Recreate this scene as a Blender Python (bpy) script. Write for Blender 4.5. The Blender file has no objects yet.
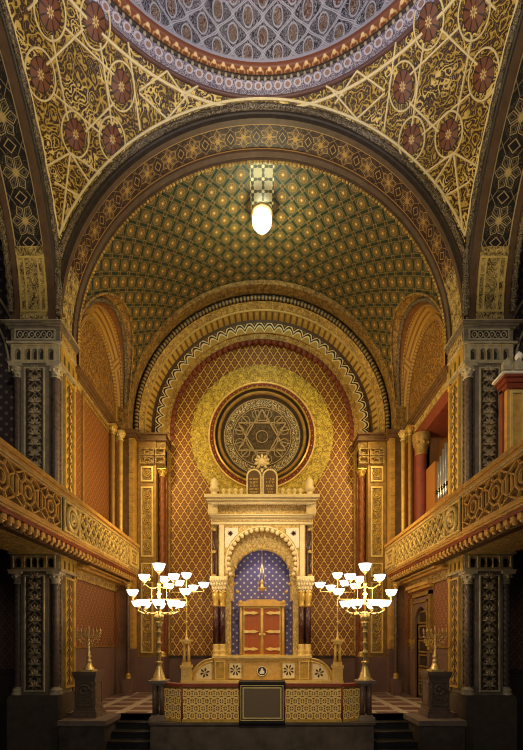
import bpy, math, random
from math import sin, cos, pi, sqrt, atan2, acos, asin, radians as R
from mathutils import Vector as Vec
random.seed(7)
COL = bpy.context.scene.collection
# ---------------------------------------------------------------- camera figures
F, CX, HY, Z0 = 430.0, 262.0, 640.0, 3.0        # focal length in px, principal column, horizon row, eye height
def at(px, py, Y):
    return Vec(((px-CX)*Y/F, Y, Z0+(HY-py)*Y/F))
def zat(py, Y):
    return Z0+(HY-py)*Y/F

# ---------------------------------------------------------------- mesh builder
class MB:
    def __init__(s, sx=1, o=(0, 0, 0)):
        s.v, s.f, s.uv, s.sm, s.sx, s.o = [], [], [], [], sx, o
    def _p(s, p):
        s.v.append((p[0]*s.sx+s.o[0], p[1]+s.o[1], p[2]+s.o[2])); return len(s.v)-1
    def face(s, pts, uv=None, smooth=False):
        ids = [s._p(p) for p in pts]
        s.fi(ids, uv, smooth)
    def fi(s, ids, uv=None, smooth=False):
        if uv is None:
            a, b, c = (Vec(s.v[i]) for i in ids[:3])
            n = (b-a).cross(c-a)
            if n.length < 1e-9 and len(ids) > 3:
                n = (Vec(s.v[ids[2]])-a).cross(Vec(s.v[ids[3]])-a)
            ax = max(range(3), key=lambda k: abs(n[k]))
            i, j = ((1, 2), (0, 2), (0, 1))[ax]
            uv = [(s.v[k][i], s.v[k][j]) for k in ids]
        ids, uv = list(ids), list(uv)
        if s.sx < 0:
            ids.reverse(); uv.reverse()
        s.f.append(ids); s.uv.append(uv); s.sm.append(smooth)
    def box(s, x0, x1, y0, y1, z0, z1):
        if x1 < x0: x0, x1 = x1, x0
        if y1 < y0: y0, y1 = y1, y0
        if z1 < z0: z0, z1 = z1, z0
        P = [(x, y, z) for z in (z0, z1) for y in (y0, y1) for x in (x0, x1)]
        i = [s._p(p) for p in P]
        for q in ((0, 1, 5, 4), (1, 3, 7, 5), (3, 2, 6, 7), (2, 0, 4, 6), (4, 5, 7, 6), (2, 3, 1, 0)):
            s.fi([i[k] for k in q])
        return s
    def frame(s, ax, d0, d1, a0, a1, z0, z1, w):
        """four bars round a rectangle: ax 'y' lies in a plane of constant y, 'x' of constant x"""
        def bx(p, q, r, t):
            if ax == 'y': s.box(p, q, d0, d1, r, t)
            else: s.box(d0, d1, p, q, r, t)
        bx(a0, a1, z0, z0+w); bx(a0, a1, z1-w, z1); bx(a0, a0+w, z0+w, z1-w); bx(a1-w, a1, z0+w, z1-w)
        return s
    def lathe(s, c, prof, n=16, a0=0.0, a1=2*pi, smooth=True, sxy=(1, 1)):
        full = abs(a1-a0-2*pi) < 1e-6
        rings, L, acc = [], [], 0.0
        rm = max(r for r, z in prof)
        for k, (r, z) in enumerate(prof):
            if k: acc += math.hypot(r-prof[k-1][0], z-prof[k-1][1])
            L.append(acc)
            m = n if full else n+1
            rings.append([s._p((c[0]+r*sxy[0]*cos(a0+(a1-a0)*i/n), c[1]+r*sxy[1]*sin(a0+(a1-a0)*i/n), c[2]+z)) for i in range(m)])
        for k in range(len(prof)-1):
            for i in range(n):
                j = (i+1) % len(rings[k]) if full else i+1
                u0, u1 = (a0+(a1-a0)*i/n)*rm, (a0+(a1-a0)*(i+1)/n)*rm
                s.fi([rings[k][i], rings[k][j], rings[k+1][j], rings[k+1][i]], [(u0, L[k]), (u1, L[k]), (u1, L[k+1]), (u0, L[k+1])], smooth)
        return s
    def arc(s, c, prof, a0, a1, n, plane='y', xmax=None, smooth=False, close=False, uref=None):
        """sweep (radius, depth) points along an arc round c in a plane of constant y (or x)"""
        prof = list(prof)+([prof[0]] if close else [])
        L = [0.0]
        for k in range(1, len(prof)): L.append(L[-1]+math.hypot(prof[k][0]-prof[k-1][0], prof[k][1]-prof[k-1][1]))
        rows = []
        for i in range(n+1):
            a = a0+(a1-a0)*i/n; row = []
            for r, d in prof:
                h = r*cos(a)
                if xmax: h = max(-xmax, min(xmax, h))
                row.append(s._p((c[0]+h, c[1]+d, c[2]+r*sin(a)) if plane == 'y' else (c[0]+d, c[1]+h, c[2]+r*sin(a))))
            rows.append(row)
        ur = uref or prof[0][0]
        for i in range(n):
            u0, u1 = (a0+(a1-a0)*i/n)*ur, (a0+(a1-a0)*(i+1)/n)*ur
            for k in range(len(prof)-1):
                s.fi([rows[i][k], rows[i+1][k], rows[i+1][k+1], rows[i][k+1]], [(u0, L[k]), (u1, L[k]), (u1, L[k+1]), (u0, L[k+1])], smooth)
        return s
    def tube(s, path, r, n=8, smooth=True, lobes=0, twist=0.0, depth=0.2, closed=False, caps=True):
        path = [Vec(p) for p in path]
        m = len(path)
        rr = r if isinstance(r, (list, tuple)) else [r]*m
        up, rows, acc, us = None, [], 0.0, []
        for i, p in enumerate(path):
            if closed: t = path[(i+1) % m]-path[i-1]
            else: t = path[min(i+1, m-1)]-path[max(i-1, 0)]
            t.normalize()
            if up is None:
                up = Vec((0, 0, 1)) if abs(t.z) < .9 else Vec((0, 1, 0))
            b = t.cross(up)
            if b.length < 1e-6: b = t.cross(Vec((1, 0, 0)))
            b.normalize(); up = b.cross(t).normalized()
            if i: acc += (p-path[i-1]).length
            us.append(acc); row = []
            for k in range(n):
                a = 2*pi*k/n
                q = rr[i]*(1+(depth*cos(lobes*(a-twist*acc)) if lobes else 0))
                v = p+b*(cos(a)*q)+up*(sin(a)*q); row.append(s._p(v))
            rows.append(row)
        for i in range(m-1+(1 if closed else 0)):
            j = (i+1) % m
            u0 = us[i]; u1 = us[j] if j else us[i]+(path[0]-path[i]).length
            for k in range(n):
                l = (k+1) % n
                s.fi([rows[i][k], rows[i][l], rows[j][l], rows[j][k]], [(u0, k*rr[i]*6.28/n), (u0, (k+1)*rr[i]*6.28/n), (u1, (k+1)*rr[i]*6.28/n), (u1, k*rr[i]*6.28/n)], smooth)
        if not closed and caps:
            s.fi(rows[0][::-1]); s.fi(rows[-1])
        return s
    def ball(s, c, r, n=12, m=8, sc=(1, 1, 1)):
        prof = [(max(1e-4, r*sin(pi*k/m)), -r*cos(pi*k/m)*sc[2]) for k in range(m+1)]
        return s.lathe(c, prof, n, sxy=(sc[0], sc[1]))
    def prism(s, poly, plane, d0, d1, fu=None):
        """extrude a 2-D outline; plane 'y': (x,z) points between y=d0 and d1; 'x': (y,z); 'z': (x,y)"""
        mp = {'y': lambda a, b, d: (a, d, b), 'x': lambda a, b, d: (d, a, b), 'z': lambda a, b, d: (a, b, d)}[plane]
        A = [s._p(mp(a, b, d0)) for a, b in poly]; B = [s._p(mp(a, b, d1)) for a, b in poly]
        s.fi(A); s.fi(B[::-1]); n = len(poly)
        for i in range(n):
            j = (i+1) % n; s.fi([A[j], A[i], B[i], B[j]])
        return s
    def bar(s, plane, p, q, w, d0, d1):
        """flat bar of width w from p to q in a plane of constant x or y"""
        dx, dz = q[0]-p[0], q[1]-p[1]; l = math.hypot(dx, dz) or 1
        nx, nz = -dz/l*w/2, dx/l*w/2
        return s.prism([(p[0]+nx, p[1]+nz), (p[0]-nx, p[1]-nz), (q[0]-nx, q[1]-nz), (q[0]+nx, q[1]+nz)], plane, d0, d1)
    def niche_plate(s, plane, d0, d1, a0, a1, z0, z1, niches, n=10, horse=1.0):
        """a plate with arched openings (centre, half width, sill, spring); d0 is the show face, d1 behind it"""
        mp = (lambda a, z, d: (a, d, z)) if plane == 'y' else (lambda a, z, d: (d, a, z))
        def rect(p, q, r, t):
            if q-p < 1e-5 or t-r < 1e-5: return
            s.face([mp(p, r, d0), mp(q, r, d0), mp(q, t, d0), mp(p, t, d0)])
        x = a0
        for c, h, zs, sp in sorted(niches):
            rect(x, c-h, z0, z1); rect(c-h, c+h, z0, zs)
            cur = [(c-h, zs)]+[(c-h*cos(pi*k/n), sp+h*horse*sin(pi*k/n)) for k in range(n+1)]+[(c+h, zs)]
            for k in range(1, n+1):
                (p, zp), (q, zq) = cur[k], cur[k+1]
                s.face([mp(p, zp, d0), mp(q, zq, d0), mp(q, z1, d0), mp(p, z1, d0)])
            for k in range(len(cur)-1):
                (p, zp), (q, zq) = cur[k], cur[k+1]
                s.face([mp(p, zp, d0), mp(q, zq, d0), mp(q, zq, d1), mp(p, zp, d1)])
            if zs > z0+1e-6: s.face([mp(c-h, zs, d0), mp(c+h, zs, d0), mp(c+h, zs, d1), mp(c-h, zs, d1)])
            x = c+h
        rect(x, a1, z0, z1)
        op = any(nn[2] <= z0+1e-6 for nn in niches)
        for (p, q, r, t) in (((a0, a1, z0, z0),) if not op else ())+((a0, a1, z1, z1), (a0, a0, z0, z1), (a1, a1, z0, z1)):
            s.face([mp(p, r, d0), mp(q, t, d0), mp(q, t, d1), mp(p, r, d1)])
        return s
    def build(s, name, m, parent=None):
        off = parent_world(parent) if parent else Vec((0, 0, 0))
        me = bpy.data.meshes.new(name)
        me.from_pydata([(a-off.x, b-off.y, c-off.z) for a, b, c in s.v], [], s.f)
        ul = me.uv_layers.new(name='UVMap')
        flat = [t for fu in s.uv for p in fu for t in p]
        ul.data.foreach_set('uv', flat)
        me.polygons.foreach_set('use_smooth', s.sm)
        me.materials.append(m); me.update()
        o = bpy.data.objects.new(name, me); COL.objects.link(o)
        if parent: o.parent = parent
        return o

def parent_world(o):
    v = Vec((0, 0, 0))
    while o: v += Vec(o.location); o = o.parent
    return v
def tag(o, label, cat, group=None):
    o['label'] = label; o['category'] = cat
    if group: o['group'] = group
    return o
def thing(name, label, cat, loc=(0, 0, 0), group=None):
    o = bpy.data.objects.new(name, None); COL.objects.link(o); o.location = loc; o.empty_display_size = .2
    o['kind'] = 'thing'
    return tag(o, label, cat, group)
def struct(o, label=None, cat=None):
    o['kind'] = 'structure'
    if label: o['label'] = label; o['category'] = cat
    return o
def snode(name, label, cat, loc=(0, 0, 0)):
    o = bpy.data.objects.new(name, None); COL.objects.link(o); o.location = loc
    return struct(o, label, cat)
def copy_tree(o, parent=None):
    c = o.copy(); COL.objects.link(c)
    if parent: c.parent = parent
    for ch in list(o.children): copy_tree(ch, c)
    return c
# ---------------------------------------------------------------- node expressions
class S:
    """a node socket that can be used in arithmetic"""
    def __init__(s, nt, x): s.nt, s.x = nt, x
    def __add__(a, b): return mop('ADD', a, b)
    __radd__ = __add__
    def __sub__(a, b): return mop('SUBTRACT', a, b)
    def __rsub__(a, b): return mop('SUBTRACT', b, a)
    def __mul__(a, b): return mop('MULTIPLY', a, b)
    __rmul__ = __mul__
    def __truediv__(a, b): return mop('DIVIDE', a, b)
    def __rtruediv__(a, b): return mop('DIVIDE', b, a)
    def __neg__(a): return mop('MULTIPLY', a, -1.0)
    def __abs__(a): return mop('ABSOLUTE', a)
def put(nt, inp, v):
    if isinstance(v, S): nt.links.new(v.x, inp)
    else: inp.default_value = v
def mop(op, *a):
    nt = next(v.nt for v in a if isinstance(v, S))
    n = nt.nodes.new('ShaderNodeMath'); n.operation = op
    for i, v in enumerate(a): put(nt, n.inputs[i], v)
    return S(nt, n.outputs[0])
fr = lambda a: mop('FRACT', a)
flo = lambda a: mop('FLOOR', a)
mn = lambda a, b: mop('MINIMUM', a, b)
mx = lambda a, b: mop('MAXIMUM', a, b)
sn = lambda a: mop('SINE', a)
cs = lambda a: mop('COSINE', a)
sq = lambda a: mop('SQRT', a)
at2 = lambda a, b: mop('ARCTAN2', a, b)
def ramp(v, a, b):
    """0 at a, 1 at b, clamped"""
    nt = v.nt; n = nt.nodes.new('ShaderNodeMapRange'); n.clamp = True
    put(nt, n.inputs[0], v); n.inputs[1].default_value = a; n.inputs[2].default_value = b
    n.inputs[3].default_value = 0; n.inputs[4].default_value = 1
    return S(nt, n.outputs[0])
def line(d, w, s=None):
    s = s or w*.6
    return ramp(abs(d), w+s*.5, max(w-s*.5, 0))
def mix(f, a, b):
    nt = next(v.nt for v in (f, a, b) if isinstance(v, S))
    n = nt.nodes.new('ShaderNodeMix'); n.data_type = 'RGBA'
    put(nt, n.inputs[0], f)
    for i, v in ((6, a), (7, b)):
        put(nt, n.inputs[i], v if isinstance(v, S) else (v[0], v[1], v[2], 1))
    return S(nt, n.outputs[2])
def cell(u, p): return (fr(u/p)-.5)*p
def cid(u, p): return flo(u/p)
def hyp(a, b): return sq(a*a+b*b)
class Ctx:
    def __init__(c, nt):
        c.nt = nt
        uv = nt.nodes.new('ShaderNodeUVMap'); uv.uv_map = 'UVMap'
        sp = nt.nodes.new('ShaderNodeSeparateXYZ'); nt.links.new(uv.outputs[0], sp.inputs[0])
        c.u, c.v = S(nt, sp.outputs[0]), S(nt, sp.outputs[1]); c.uvs = uv.outputs[0]
        g = nt.nodes.new('ShaderNodeNewGeometry'); c.pos = g.outputs['Position']
        sp = nt.nodes.new('ShaderNodeSeparateXYZ'); nt.links.new(c.pos, sp.inputs[0])
        c.x, c.y, c.z = (S(nt, sp.outputs[i]) for i in range(3))
    def noise(c, scale, detail=2.0, rough=.5, vec=None, dist=0.0):
        n = c.nt.nodes.new('ShaderNodeTexNoise')
        c.nt.links.new(vec.x if isinstance(vec, S) else (vec or c.pos), n.inputs['Vector'])
        n.inputs['Scale'].default_value = scale; n.inputs['Detail'].default_value = detail
        n.inputs['Roughness'].default_value = rough; n.inputs['Distortion'].default_value = dist
        return S(c.nt, n.outputs[0])
    def vec(c, a, b, d=0.0):
        n = c.nt.nodes.new('ShaderNodeCombineXYZ')
        put(c.nt, n.inputs[0], a); put(c.nt, n.inputs[1], b); put(c.nt, n.inputs[2], d)
        return S(c.nt, n.outputs[0])
    def voro(c, scale, feat='F1', vec=None):
        n = c.nt.nodes.new('ShaderNodeTexVoronoi'); n.feature = feat
        c.nt.links.new(vec.x if vec else c.pos, n.inputs['Vector']); n.inputs['Scale'].default_value = scale
        return S(c.nt, n.outputs['Distance'])
def mat(name, fn, rough=.5, metal=0.0, spec=.35, bump=.0, bd=.02):
    m = bpy.data.materials.new(name); m.use_nodes = True
    nt = m.node_tree; b = nt.nodes['Principled BSDF']
    b.inputs['Roughness'].default_value = rough; b.inputs['Metallic'].default_value = metal
    b.inputs['Specular IOR Level'].default_value = spec
    r = fn(Ctx(nt)) if callable(fn) else fn
    h = None
    if isinstance(r, tuple) and len(r) == 2: r, h = r
    put(nt, b.inputs['Base Color'], r if isinstance(r, S) else (r[0], r[1], r[2], 1))
    if h is not None and bump:
        n = nt.nodes.new('ShaderNodeBump'); n.inputs['Strength'].default_value = bump; n.inputs['Distance'].default_value = bd
        nt.links.new(h.x, n.inputs['Height']); nt.links.new(n.outputs[0], b.inputs['Normal'])
    return m
def glow(name, col, st):
    m = mat(name, col, .4); b = m.node_tree.nodes['Principled BSDF']
    b.inputs['Emission Color'].default_value = (*col, 1); b.inputs['Emission Strength'].default_value = st
    return m

# ---------------------------------------------------------------- colours
GOLD, GOLDP, GOLDD = (.60, .38, .075), (.76, .55, .18), (.33, .19, .045)
OCHRE, RED, BROWN, DARK = (.42, .21, .035), (.30, .055, .02), (.12, .06, .028), (.022, .016, .012)

def p_plain(col, amt=.25, sc=6):
    return lambda c: (mix(ramp(c.noise(sc, 4, .6), .35, .7), tuple(k*(1-amt) for k in col), tuple(k*(1+amt*.5) for k in col)), c.noise(40, 2))
def p_scroll(bg, fg, sc=3.2, k=7.0, w=.2, hi=None, hs=1.1):
    """curling arabesque lines"""
    def f(c):
        n = c.noise(sc, 1.5, .5)
        d = abs(fr(n*k)-.5)
        l = ramp(d, w+.06, w-.06)
        n2 = c.noise(sc*2.3, 1, .5); l2 = ramp(abs(fr(n2*k*.8)-.5), .13, .07)
        t = mx(l, l2*.75)
        col = mix(t, bg, fg)
        if hi: col = mix(t*ramp(c.noise(sc*hs, 1), .5, .58), col, hi)
        return col, t
    return f
def p_vault(c):
    s2 = .7071; p = (c.u+c.v)*s2; q = (c.u-c.v)*s2; D = .385
    a, b = cell(p, D), cell(q, D); aa, bb = abs(a), abs(b)
    edge = mx(aa, bb); r = hyp(a, b); th = at2(b, a)
    green = (.012, .030, .016); olive = (.098, .068, .026); gold = (.33, .21, .055); red = (.13, .035, .018)
    col = mix(ramp(edge, .148, .168), olive, green)
    leaf = 0.0*edge
    ros = mx(ramp(r-.022*cs(th*8.0), .075, .06), ramp(abs(r-.108), .016, .007)*.7)
    col = mix(ros, col, gold)
    col = mix(ramp(abs(r-.055), .018, .008), col, (.30, .12, .02))
    col = mix(ramp(r, .03, .018), col, (.75, .55, .16))
    knot = hyp(aa-D/2, bb-D/2)
    col = mix(ramp(knot, .045, .03), col, red)
    col = mix(ramp(abs(knot-.055), .014, .005)*.6, col, (.36, .26, .07))
    ln = line(edge-.153, .005)
    col = mix(ln*.45, col, (.34, .25, .07))
    bigger = mx(ros, ramp(knot, .06, .03))
    return col, bigger
def p_crown(c):
    """the pierced crown strip of the vault"""
    a, b = cell(c.u, .30), cell(c.v, .30); r = hyp(a, b); th = at2(b, a)
    col = mix(ramp(r-.05*cs(th*4.0), .115, .095), (.46, .40, .22), (.06, .055, .02))
    return mix(ramp(r, .05, .035), col, (.70, .60, .3))
def p_star(bg, ln, ctr, L=.66, W=.57, w=.008):
    """interlaced star band: v runs 0..W across the band"""
    def f(c):
        a = cell(c.u, L); b = c.v-W/2
        r = hyp(a, b); th = at2(b, a)
        t6 = abs(cell(th+.5236, 1.0472)); t6b = abs(cell(th, 1.0472))
        d = None
        px, py_ = r*cs(t6b), abs(r*sn(t6b)); hh = mn((px-.022)*.52, (.240-px)*.95)
        inner = mx(ramp(abs(py_-hh), w*1.5, w*.6), ramp(abs(py_-hh+.035), w*1.0, w*.3)*ramp(px, .08, .1)*.6)
        rad = ramp(abs(r*sn(t6)), w*1.1, w*.4)*ramp(r, .262, .25)*.0
        a2 = abs(abs(a)-L/2); dia = abs(a2+abs(b)*.8-.085)
        lk = ramp(dia, w*1.8, w*.6)
        x1 = abs((abs(a)-L/2)*.8+abs(b)-.2); x2 = abs(-(abs(a)-L/2)*.8+abs(b)-.2)
        cross = ramp(mn(x1, x2), w*1.4, w*.5)*ramp(r, .24, .26)*.6
        t = mx(mx(inner, rad), mx(lk, cross))
        sc = ramp(abs(fr(c.noise(9, 1)*8.0)-.5), .14, .06)*.3*ramp(r, .3, .26)
        col = mix(mx(t, sc), bg, ln)
        col = mix(ramp(r, .075, .04), col, ctr)
        eb = ramp(abs(abs(b)-W/2+.02), .016, .010)
        return mix(eb, col, ln), t
    return f
def p_lattice(P, Q, bg, ln, w=.010, bloom=None):
    def f(c):
        x = c.u/P+.12*sn(c.v*(2*pi/Q))*0.0; y = c.v/Q
        a, b = fr(x+y)-.5, fr(x-y)-.5
        wob = .03*sn((x-y)*(4*pi)); wob2 = .03*sn((x+y)*(4*pi))
        d = mn(abs(abs(a+wob)-.5), abs(abs(b+wob2)-.5))
        l = ramp(d, .085, .035)
        r = hyp(a, b)
        fl = ramp(abs(r-.17), .07, .03)
        col = mix(fl*.55, bg, bloom or ln)
        col = mix(ramp(r, .11, .05)*.5, col, (bg[0]*.4, bg[1]*.4, bg[2]*.4))
        col = mix(l, col, ln)
        return col, mx(l, fl*.5)
    return f
def p_relief(base, dark, sc=9.0, hi=None):
    """small gilded relief ornament"""
    def f(c):
        d = c.voro(sc, 'SMOOTH_F1'); e = c.voro(sc*2.1)
        n = c.noise(sc*.9, 1)
        t = ramp(abs(fr(n*6.0)-.5), .36, .2)
        k = ramp(d, .55, .2)*.5+t*.5
        col = mix(k, dark, base)
        if hi: col = mix(ramp(e, .32, .12)*.6, col, hi)
        return col, k
    return f
def p_palmette(W, L, bg, fg, hi):
    """a tall panel of stacked leaves; u across from 0 to W, v up"""
    def f(c):
        a = (fr(c.u/W)-.5)*W; b = fr(c.v/L); aa = abs(a)
        y = b+aa*(-1.7/W*.5)
        s1 = ramp(abs(fr(b-aa*1.1/W)-.5), .25, .15)
        leaf = s1*ramp(aa, W*.36, W*.30)
        s2 = ramp(abs(fr(b*2.0+aa*3.0/W)-.5), .2, .1)*ramp(aa, W*.42, W*.36)
        ctr = ramp(hyp(a, (b-.5)*L), W*.13, W*.07)
        col = mix(leaf*.8, bg, fg)
        col = mix(s2*.5, col, hi)
        col = mix(ctr, col, hi)
        return col, mx(leaf, ctr)
    return f
def p_scallop(L, W, bg, a1, a2):
    """wavy garlands running along u, W wide in v"""
    def f(c):
        x = abs(sn(c.u*(pi/L))); y = c.v/W
        d = y-.58+.48*x
        col = mix(ramp(d, -.02, .04), (.30, .16, .035), bg)
        for k, cc in ((-.13, (.02, .012, .008)), (.02, a1), (.19, (.012, .01, .008)), (.35, a1)):
            col = mix(ramp(abs(d-k), .10, .06), col, cc)
        return col
    return f
def p_bands(L, a, b, w=.3, ln=None):
    def f(c):
        t = ramp(abs(fr(c.u/L)-.5), w+.04, w-.04)
        col = mix(t, a, b)
        e = ramp(abs(fr(c.u/L)-.5), .16, .06)*ramp(abs(c.v-.09), .07, .03)
        if ln: col = mix(e, col, ln)
        return col, t
    return f
def p_dome(c):
    p, q = .70, .74
    y = c.v/q; row = flo(y)
    def ogee(u0, v0):
        a = (fr(c.u/p+u0)-.5); b = fr(y+v0)-.5
        half = .5*(cs(b*pi))*(.80+.25*cs(b*2*pi))
        return abs(a), b, half, a
    col = (.30, .27, .33)
    nz = ramp(abs(fr(c.noise(8.5, 1)*9.0)-.5), .24, .12)
    base = mix(nz, (.028, .026, .045), (.46, .44, .52))
    t = None
    for u0, v0 in ((0, .25), (.5, .75)):
        aa, b, half, a = ogee(u0, v0)
        d = aa-half
        inside = ramp(d, -.10, -.16)
        med = ramp(hyp(a*1.15, b*.7), .17, .14)
        rng = ramp(abs(hyp(a*1.15, b*.7)-.19), .026, .010)
        fill = mix(nz, (.13, .06, .035), (.50, .42, .38))
        base = mix(med, base, fill)
        base = mix(rng, base, (.62, .60, .70))
        ln = mx(ramp(abs(d), .030, .014), ramp(abs(d+.075), .018, .008)*.6)
        t = ln if t is None else mx(t, ln)
    base = mix(t, base, (.66, .65, .76))
    foot = ramp(c.v, .10, .05)
    return mix(foot, base, (.50, .48, .60)), t
def p_lilac(c):
    """lilac and white scroll of the dome cornice"""
    a = cell(c.u, .24)
    n = ramp(abs(fr(c.noise(11, 1)*8.0)-.5), .24, .12)
    r = hyp(a, (c.v-.14)*1.3)
    col = mix(n, (.12, .10, .155), (.46, .42, .52))
    col = mix(ramp(abs(r-.075), .024, .010), col, (.54, .50, .60))
    return mix(ramp(r, .06, .04), col, (.30, .16, .12)), n
def p_redcove(c):
    a = cell(c.u, .22); r = hyp(a, (c.v-.13))
    col = mix(ramp(c.v, .06, .16), (.28, .10, .045), (.20, .06, .03))
    col = mix(ramp(abs(hyp(a, c.v-.05)-.075), .025, .01), col, (.62, .36, .2))
    return mix(ramp(r, .05, .03), col, (.85, .60, .32))
def p_rosette(c):
    """petals round a gold heart: u, v measured from the centre"""
    r = hyp(c.u, c.v); th = at2(c.v, c.u)
    pet = abs(fr(th*(8/(2*pi)))-.5)
    col = mix(ramp(pet, .34, .44), (.20, .070, .030), (.04, .018, .010))
    col = mix(ramp(r, .12, .16)*ramp(pet, .30, .36)*0.0, col, GOLD)
    col = mix(ramp(abs(r-.215), .02, .008), col, (.05, .02, .012))
    col = mix(ramp(r-.02*cs(th*8.0), .06, .045), col, (.70, .50, .20))
    return mix(ramp(r, .03, .02), col, (.35, .2, .06))
def p_checker(c):
    P = .80
    a, b = fr(c.x/P+.5), fr(c.y/P)
    e = mn(mn(a, 1.0-a), mn(b, 1.0-b))
    n = c.noise(7, 4, .6)
    tile = mix(n, (.16, .085, .07), (.24, .13, .10))
    light = mix(n, (.50, .40, .30), (.60, .50, .38))
    return mix(ramp(e, .13, .15), light, tile)
def p_stars(c):
    P = .26
    def cellat(o):
        a = cell(c.u+o, P); b = cell(c.v+o, P); r = hyp(a, b); th = at2(b, a)
        return ramp(r*(1.0+.3*cs(th*6.0)), .036, .022)
    t = mx(cellat(0.0), cellat(P/2))
    return mix(t, (.15, .13, .34), (.85, .80, .78))
def p_dots(bg, fg, P=.28):
    def f(c):
        a, b = cell(c.u, P), cell(c.v, P); a2, b2 = cell(c.u+P/2, P), cell(c.v+P/2, P)
        t = mx(ramp(hyp(a, b), .05, .03), ramp(hyp(a2, b2), .05, .03))
        return mix(t, bg, fg)
    return f
def p_tracery(c):
    """leaded rose window: u, v from the centre"""
    r = hyp(c.u, c.v); th = at2(c.v, c.u)
    n = c.noise(9, 2)
    col = mix(ramp(n, .35, .7), (.035, .024, .013), (.10, .07, .035))
    d = ramp(abs(r-.62), .03, .012)
    sp = ramp(abs(cell(th, 2*pi/24)*r), .020, .008)*ramp(r, .60, .64)*ramp(r, 1.1, 1.06)
    cells = ramp(c.voro(7.5, 'DISTANCE_TO_EDGE'), .05, .015)
    col = mix(mx(cells*.3, mx(d, sp)*.6), col, (.28, .19, .09))
    ring = ramp(abs(r-1.27), .15, .13)
    rg = mix(ramp(abs(fr(c.noise(8, 1)*7.0)-.5), .2, .1), (.08, .06, .03), (.60, .50, .30))
    return mix(ring, col, rg)
def p_openwork(c):
    """pierced gilded balustrade of five rows"""
    a = cell(c.u, .165); v = fr(c.v/.165)-.5; row = flo(c.v/.165); odd = fr(row*.5)
    a = cell(c.u+odd*.165, .165); b = v*.165
    r = hyp(a, b*.85); th = at2(b, a)
    ring = ramp(abs(r-.058), .020, .010); pet = ramp(r-.018*cs(th*4.0), .030, .020)
    dg = ramp(mn(abs(abs(a)+abs(b)-.105), abs(abs(b)-.078)), .012, .005)
    t = mx(mx(ring, pet), dg)
    gl = mix(c.noise(14, 2), (.62, .38, .10), (.90, .64, .24))
    return mix(t, (.15, .066, .018), gl), t
def p_carve(c):
    n = ramp(abs(fr(c.noise(14, 1)*5.0)-.5), .3, .16)
    return mix(n, (.045, .033, .022), (.24, .185, .115)), n
def p_wood(c1, c2, s=14.0):
    def f(c):
        n = c.noise(3, 4, .6, vec=c.vec(c.x*s, c.y*s, c.z*1.2))
        return mix(n, c1, c2), n
    return f
def p_stone(c1, c2, sc=5):
    return lambda c: (mix(ramp(c.noise(sc, 6, .65), .3, .72), c1, c2), c.noise(30, 3))

M = {}
def D(name, fn, **k): M[name] = mat(name, fn, **k)
D('gold', p_plain(GOLD, .3), rough=.38, metal=.35, spec=.5)
D('gold_pale', p_plain(GOLDP, .2), rough=.42, metal=.2, spec=.5)
D('gold_dark', p_plain(GOLDD, .3), rough=.45, metal=.25)
D('brass', p_plain((.80, .56, .19), .2, 14), rough=.32, metal=.4, spec=.6)
D('gilt_bright', p_plain((.86, .62, .20), .15, 14), rough=.4, spec=.5)
D('cream', p_plain((.74, .62, .40), .15), rough=.5)
D('gilt_line', p_plain((.62, .48, .22), .2), rough=.4, metal=.2)
D('pier_stone', p_stone((.11, .09, .062), (.23, .185, .13)), rough=.55, bump=.1)
D('pier_trim', p_plain((.46, .38, .24), .3), rough=.5, bump=.1)
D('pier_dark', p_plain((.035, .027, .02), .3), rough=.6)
D('pier_panel', p_palmette(.42, .30, (.035, .024, .015), (.26, .19, .10), (.36, .27, .15)), rough=.5, bump=.5)
D('pier_side', p_palmette(.30, .26, (.06, .03, .012), (.50, .30, .07), (.66, .44, .12)), rough=.5, bump=.5)
D('pier_carve', p_carve, rough=.5, bump=.6)
D('pier_frieze', p_relief((.48, .31, .07), (.13, .07, .02), 10), rough=.45, bump=.5)
D('shaft', p_plain((.115, .075, .055), .4, 12), rough=.4)
D('shaft_red', p_plain((.25, .080, .022), .3, 10), rough=.4)
D('plinth', p_stone((.060, .045, .032), (.10, .075, .055)), rough=.6)
D('arch_dark', p_plain((.05, .036, .026), .3), rough=.5)
D('arch_brown', p_plain((.115, .068, .040), .25), rough=.5)
D('pier_leaf', p_plain((.36, .27, .155), .25), rough=.5)
D('rope', p_carve, rough=.45, bump=.4)
D('star_band', p_star((.032, .012, .010), (.46, .27, .085), (.46, .26, .06)), rough=.5, bump=.3)
D('star_shaded', p_star((.016, .013, .014), (.40, .31, .17), (.52, .38, .15)), rough=.5, bump=.3)  # same band as the front arch, cooler light put into its colours
D('gold_panel', p_relief((.60, .44, .16), (.07, .045, .02), 7, (.78, .62, .3)), rough=.45, bump=.5)
D('pendentive', p_scroll((.055, .022, .006), (.52, .34, .065), 3.8, 8.0, .16, (.84, .62, .20), .45), rough=.5, bump=.6, bd=.03)
D('strap', p_plain((.84, .68, .36), .12), rough=.45)
D('rosette', p_rosette, rough=.5)
D('vault', p_vault, rough=.5, bump=.4)
D('crown', p_crown, rough=.5)
D('tunnel', p_relief((.42, .25, .06), (.10, .05, .018), 9), rough=.5, bump=.4)
D('arch_rope', p_bands(.13, (.025, .018, .012), (.30, .20, .08), .26), rough=.45, bump=.3)
D('arch_gold', p_relief((.62, .40, .09), (.22, .11, .025), 8, (.8, .58, .2)), rough=.45, bump=.5)
D('voussoir', p_bands(.23, (.18, .09, .02), (.50, .30, .06), .34, (.64, .42, .11)), rough=.45, bump=.4)
D('wavy', p_scallop(.38, .40, (.52, .33, .07), (.86, .72, .42), (.6, .38, .1)), rough=.45)
D('scallop_red', p_plain((.22, .05, .018), .3, 10), rough=.5)
D('lattice', p_lattice(.29, .46, (.20, .072, .014), (.72, .46, .11), bloom=(.46, .25, .042)), rough=.5, bump=.3)
D('lattice_side', p_lattice(.22, .25, (.17, .052, .016), (.36, .17, .04), bloom=(.33, .13, .03)), rough=.5, bump=.3)
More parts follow.
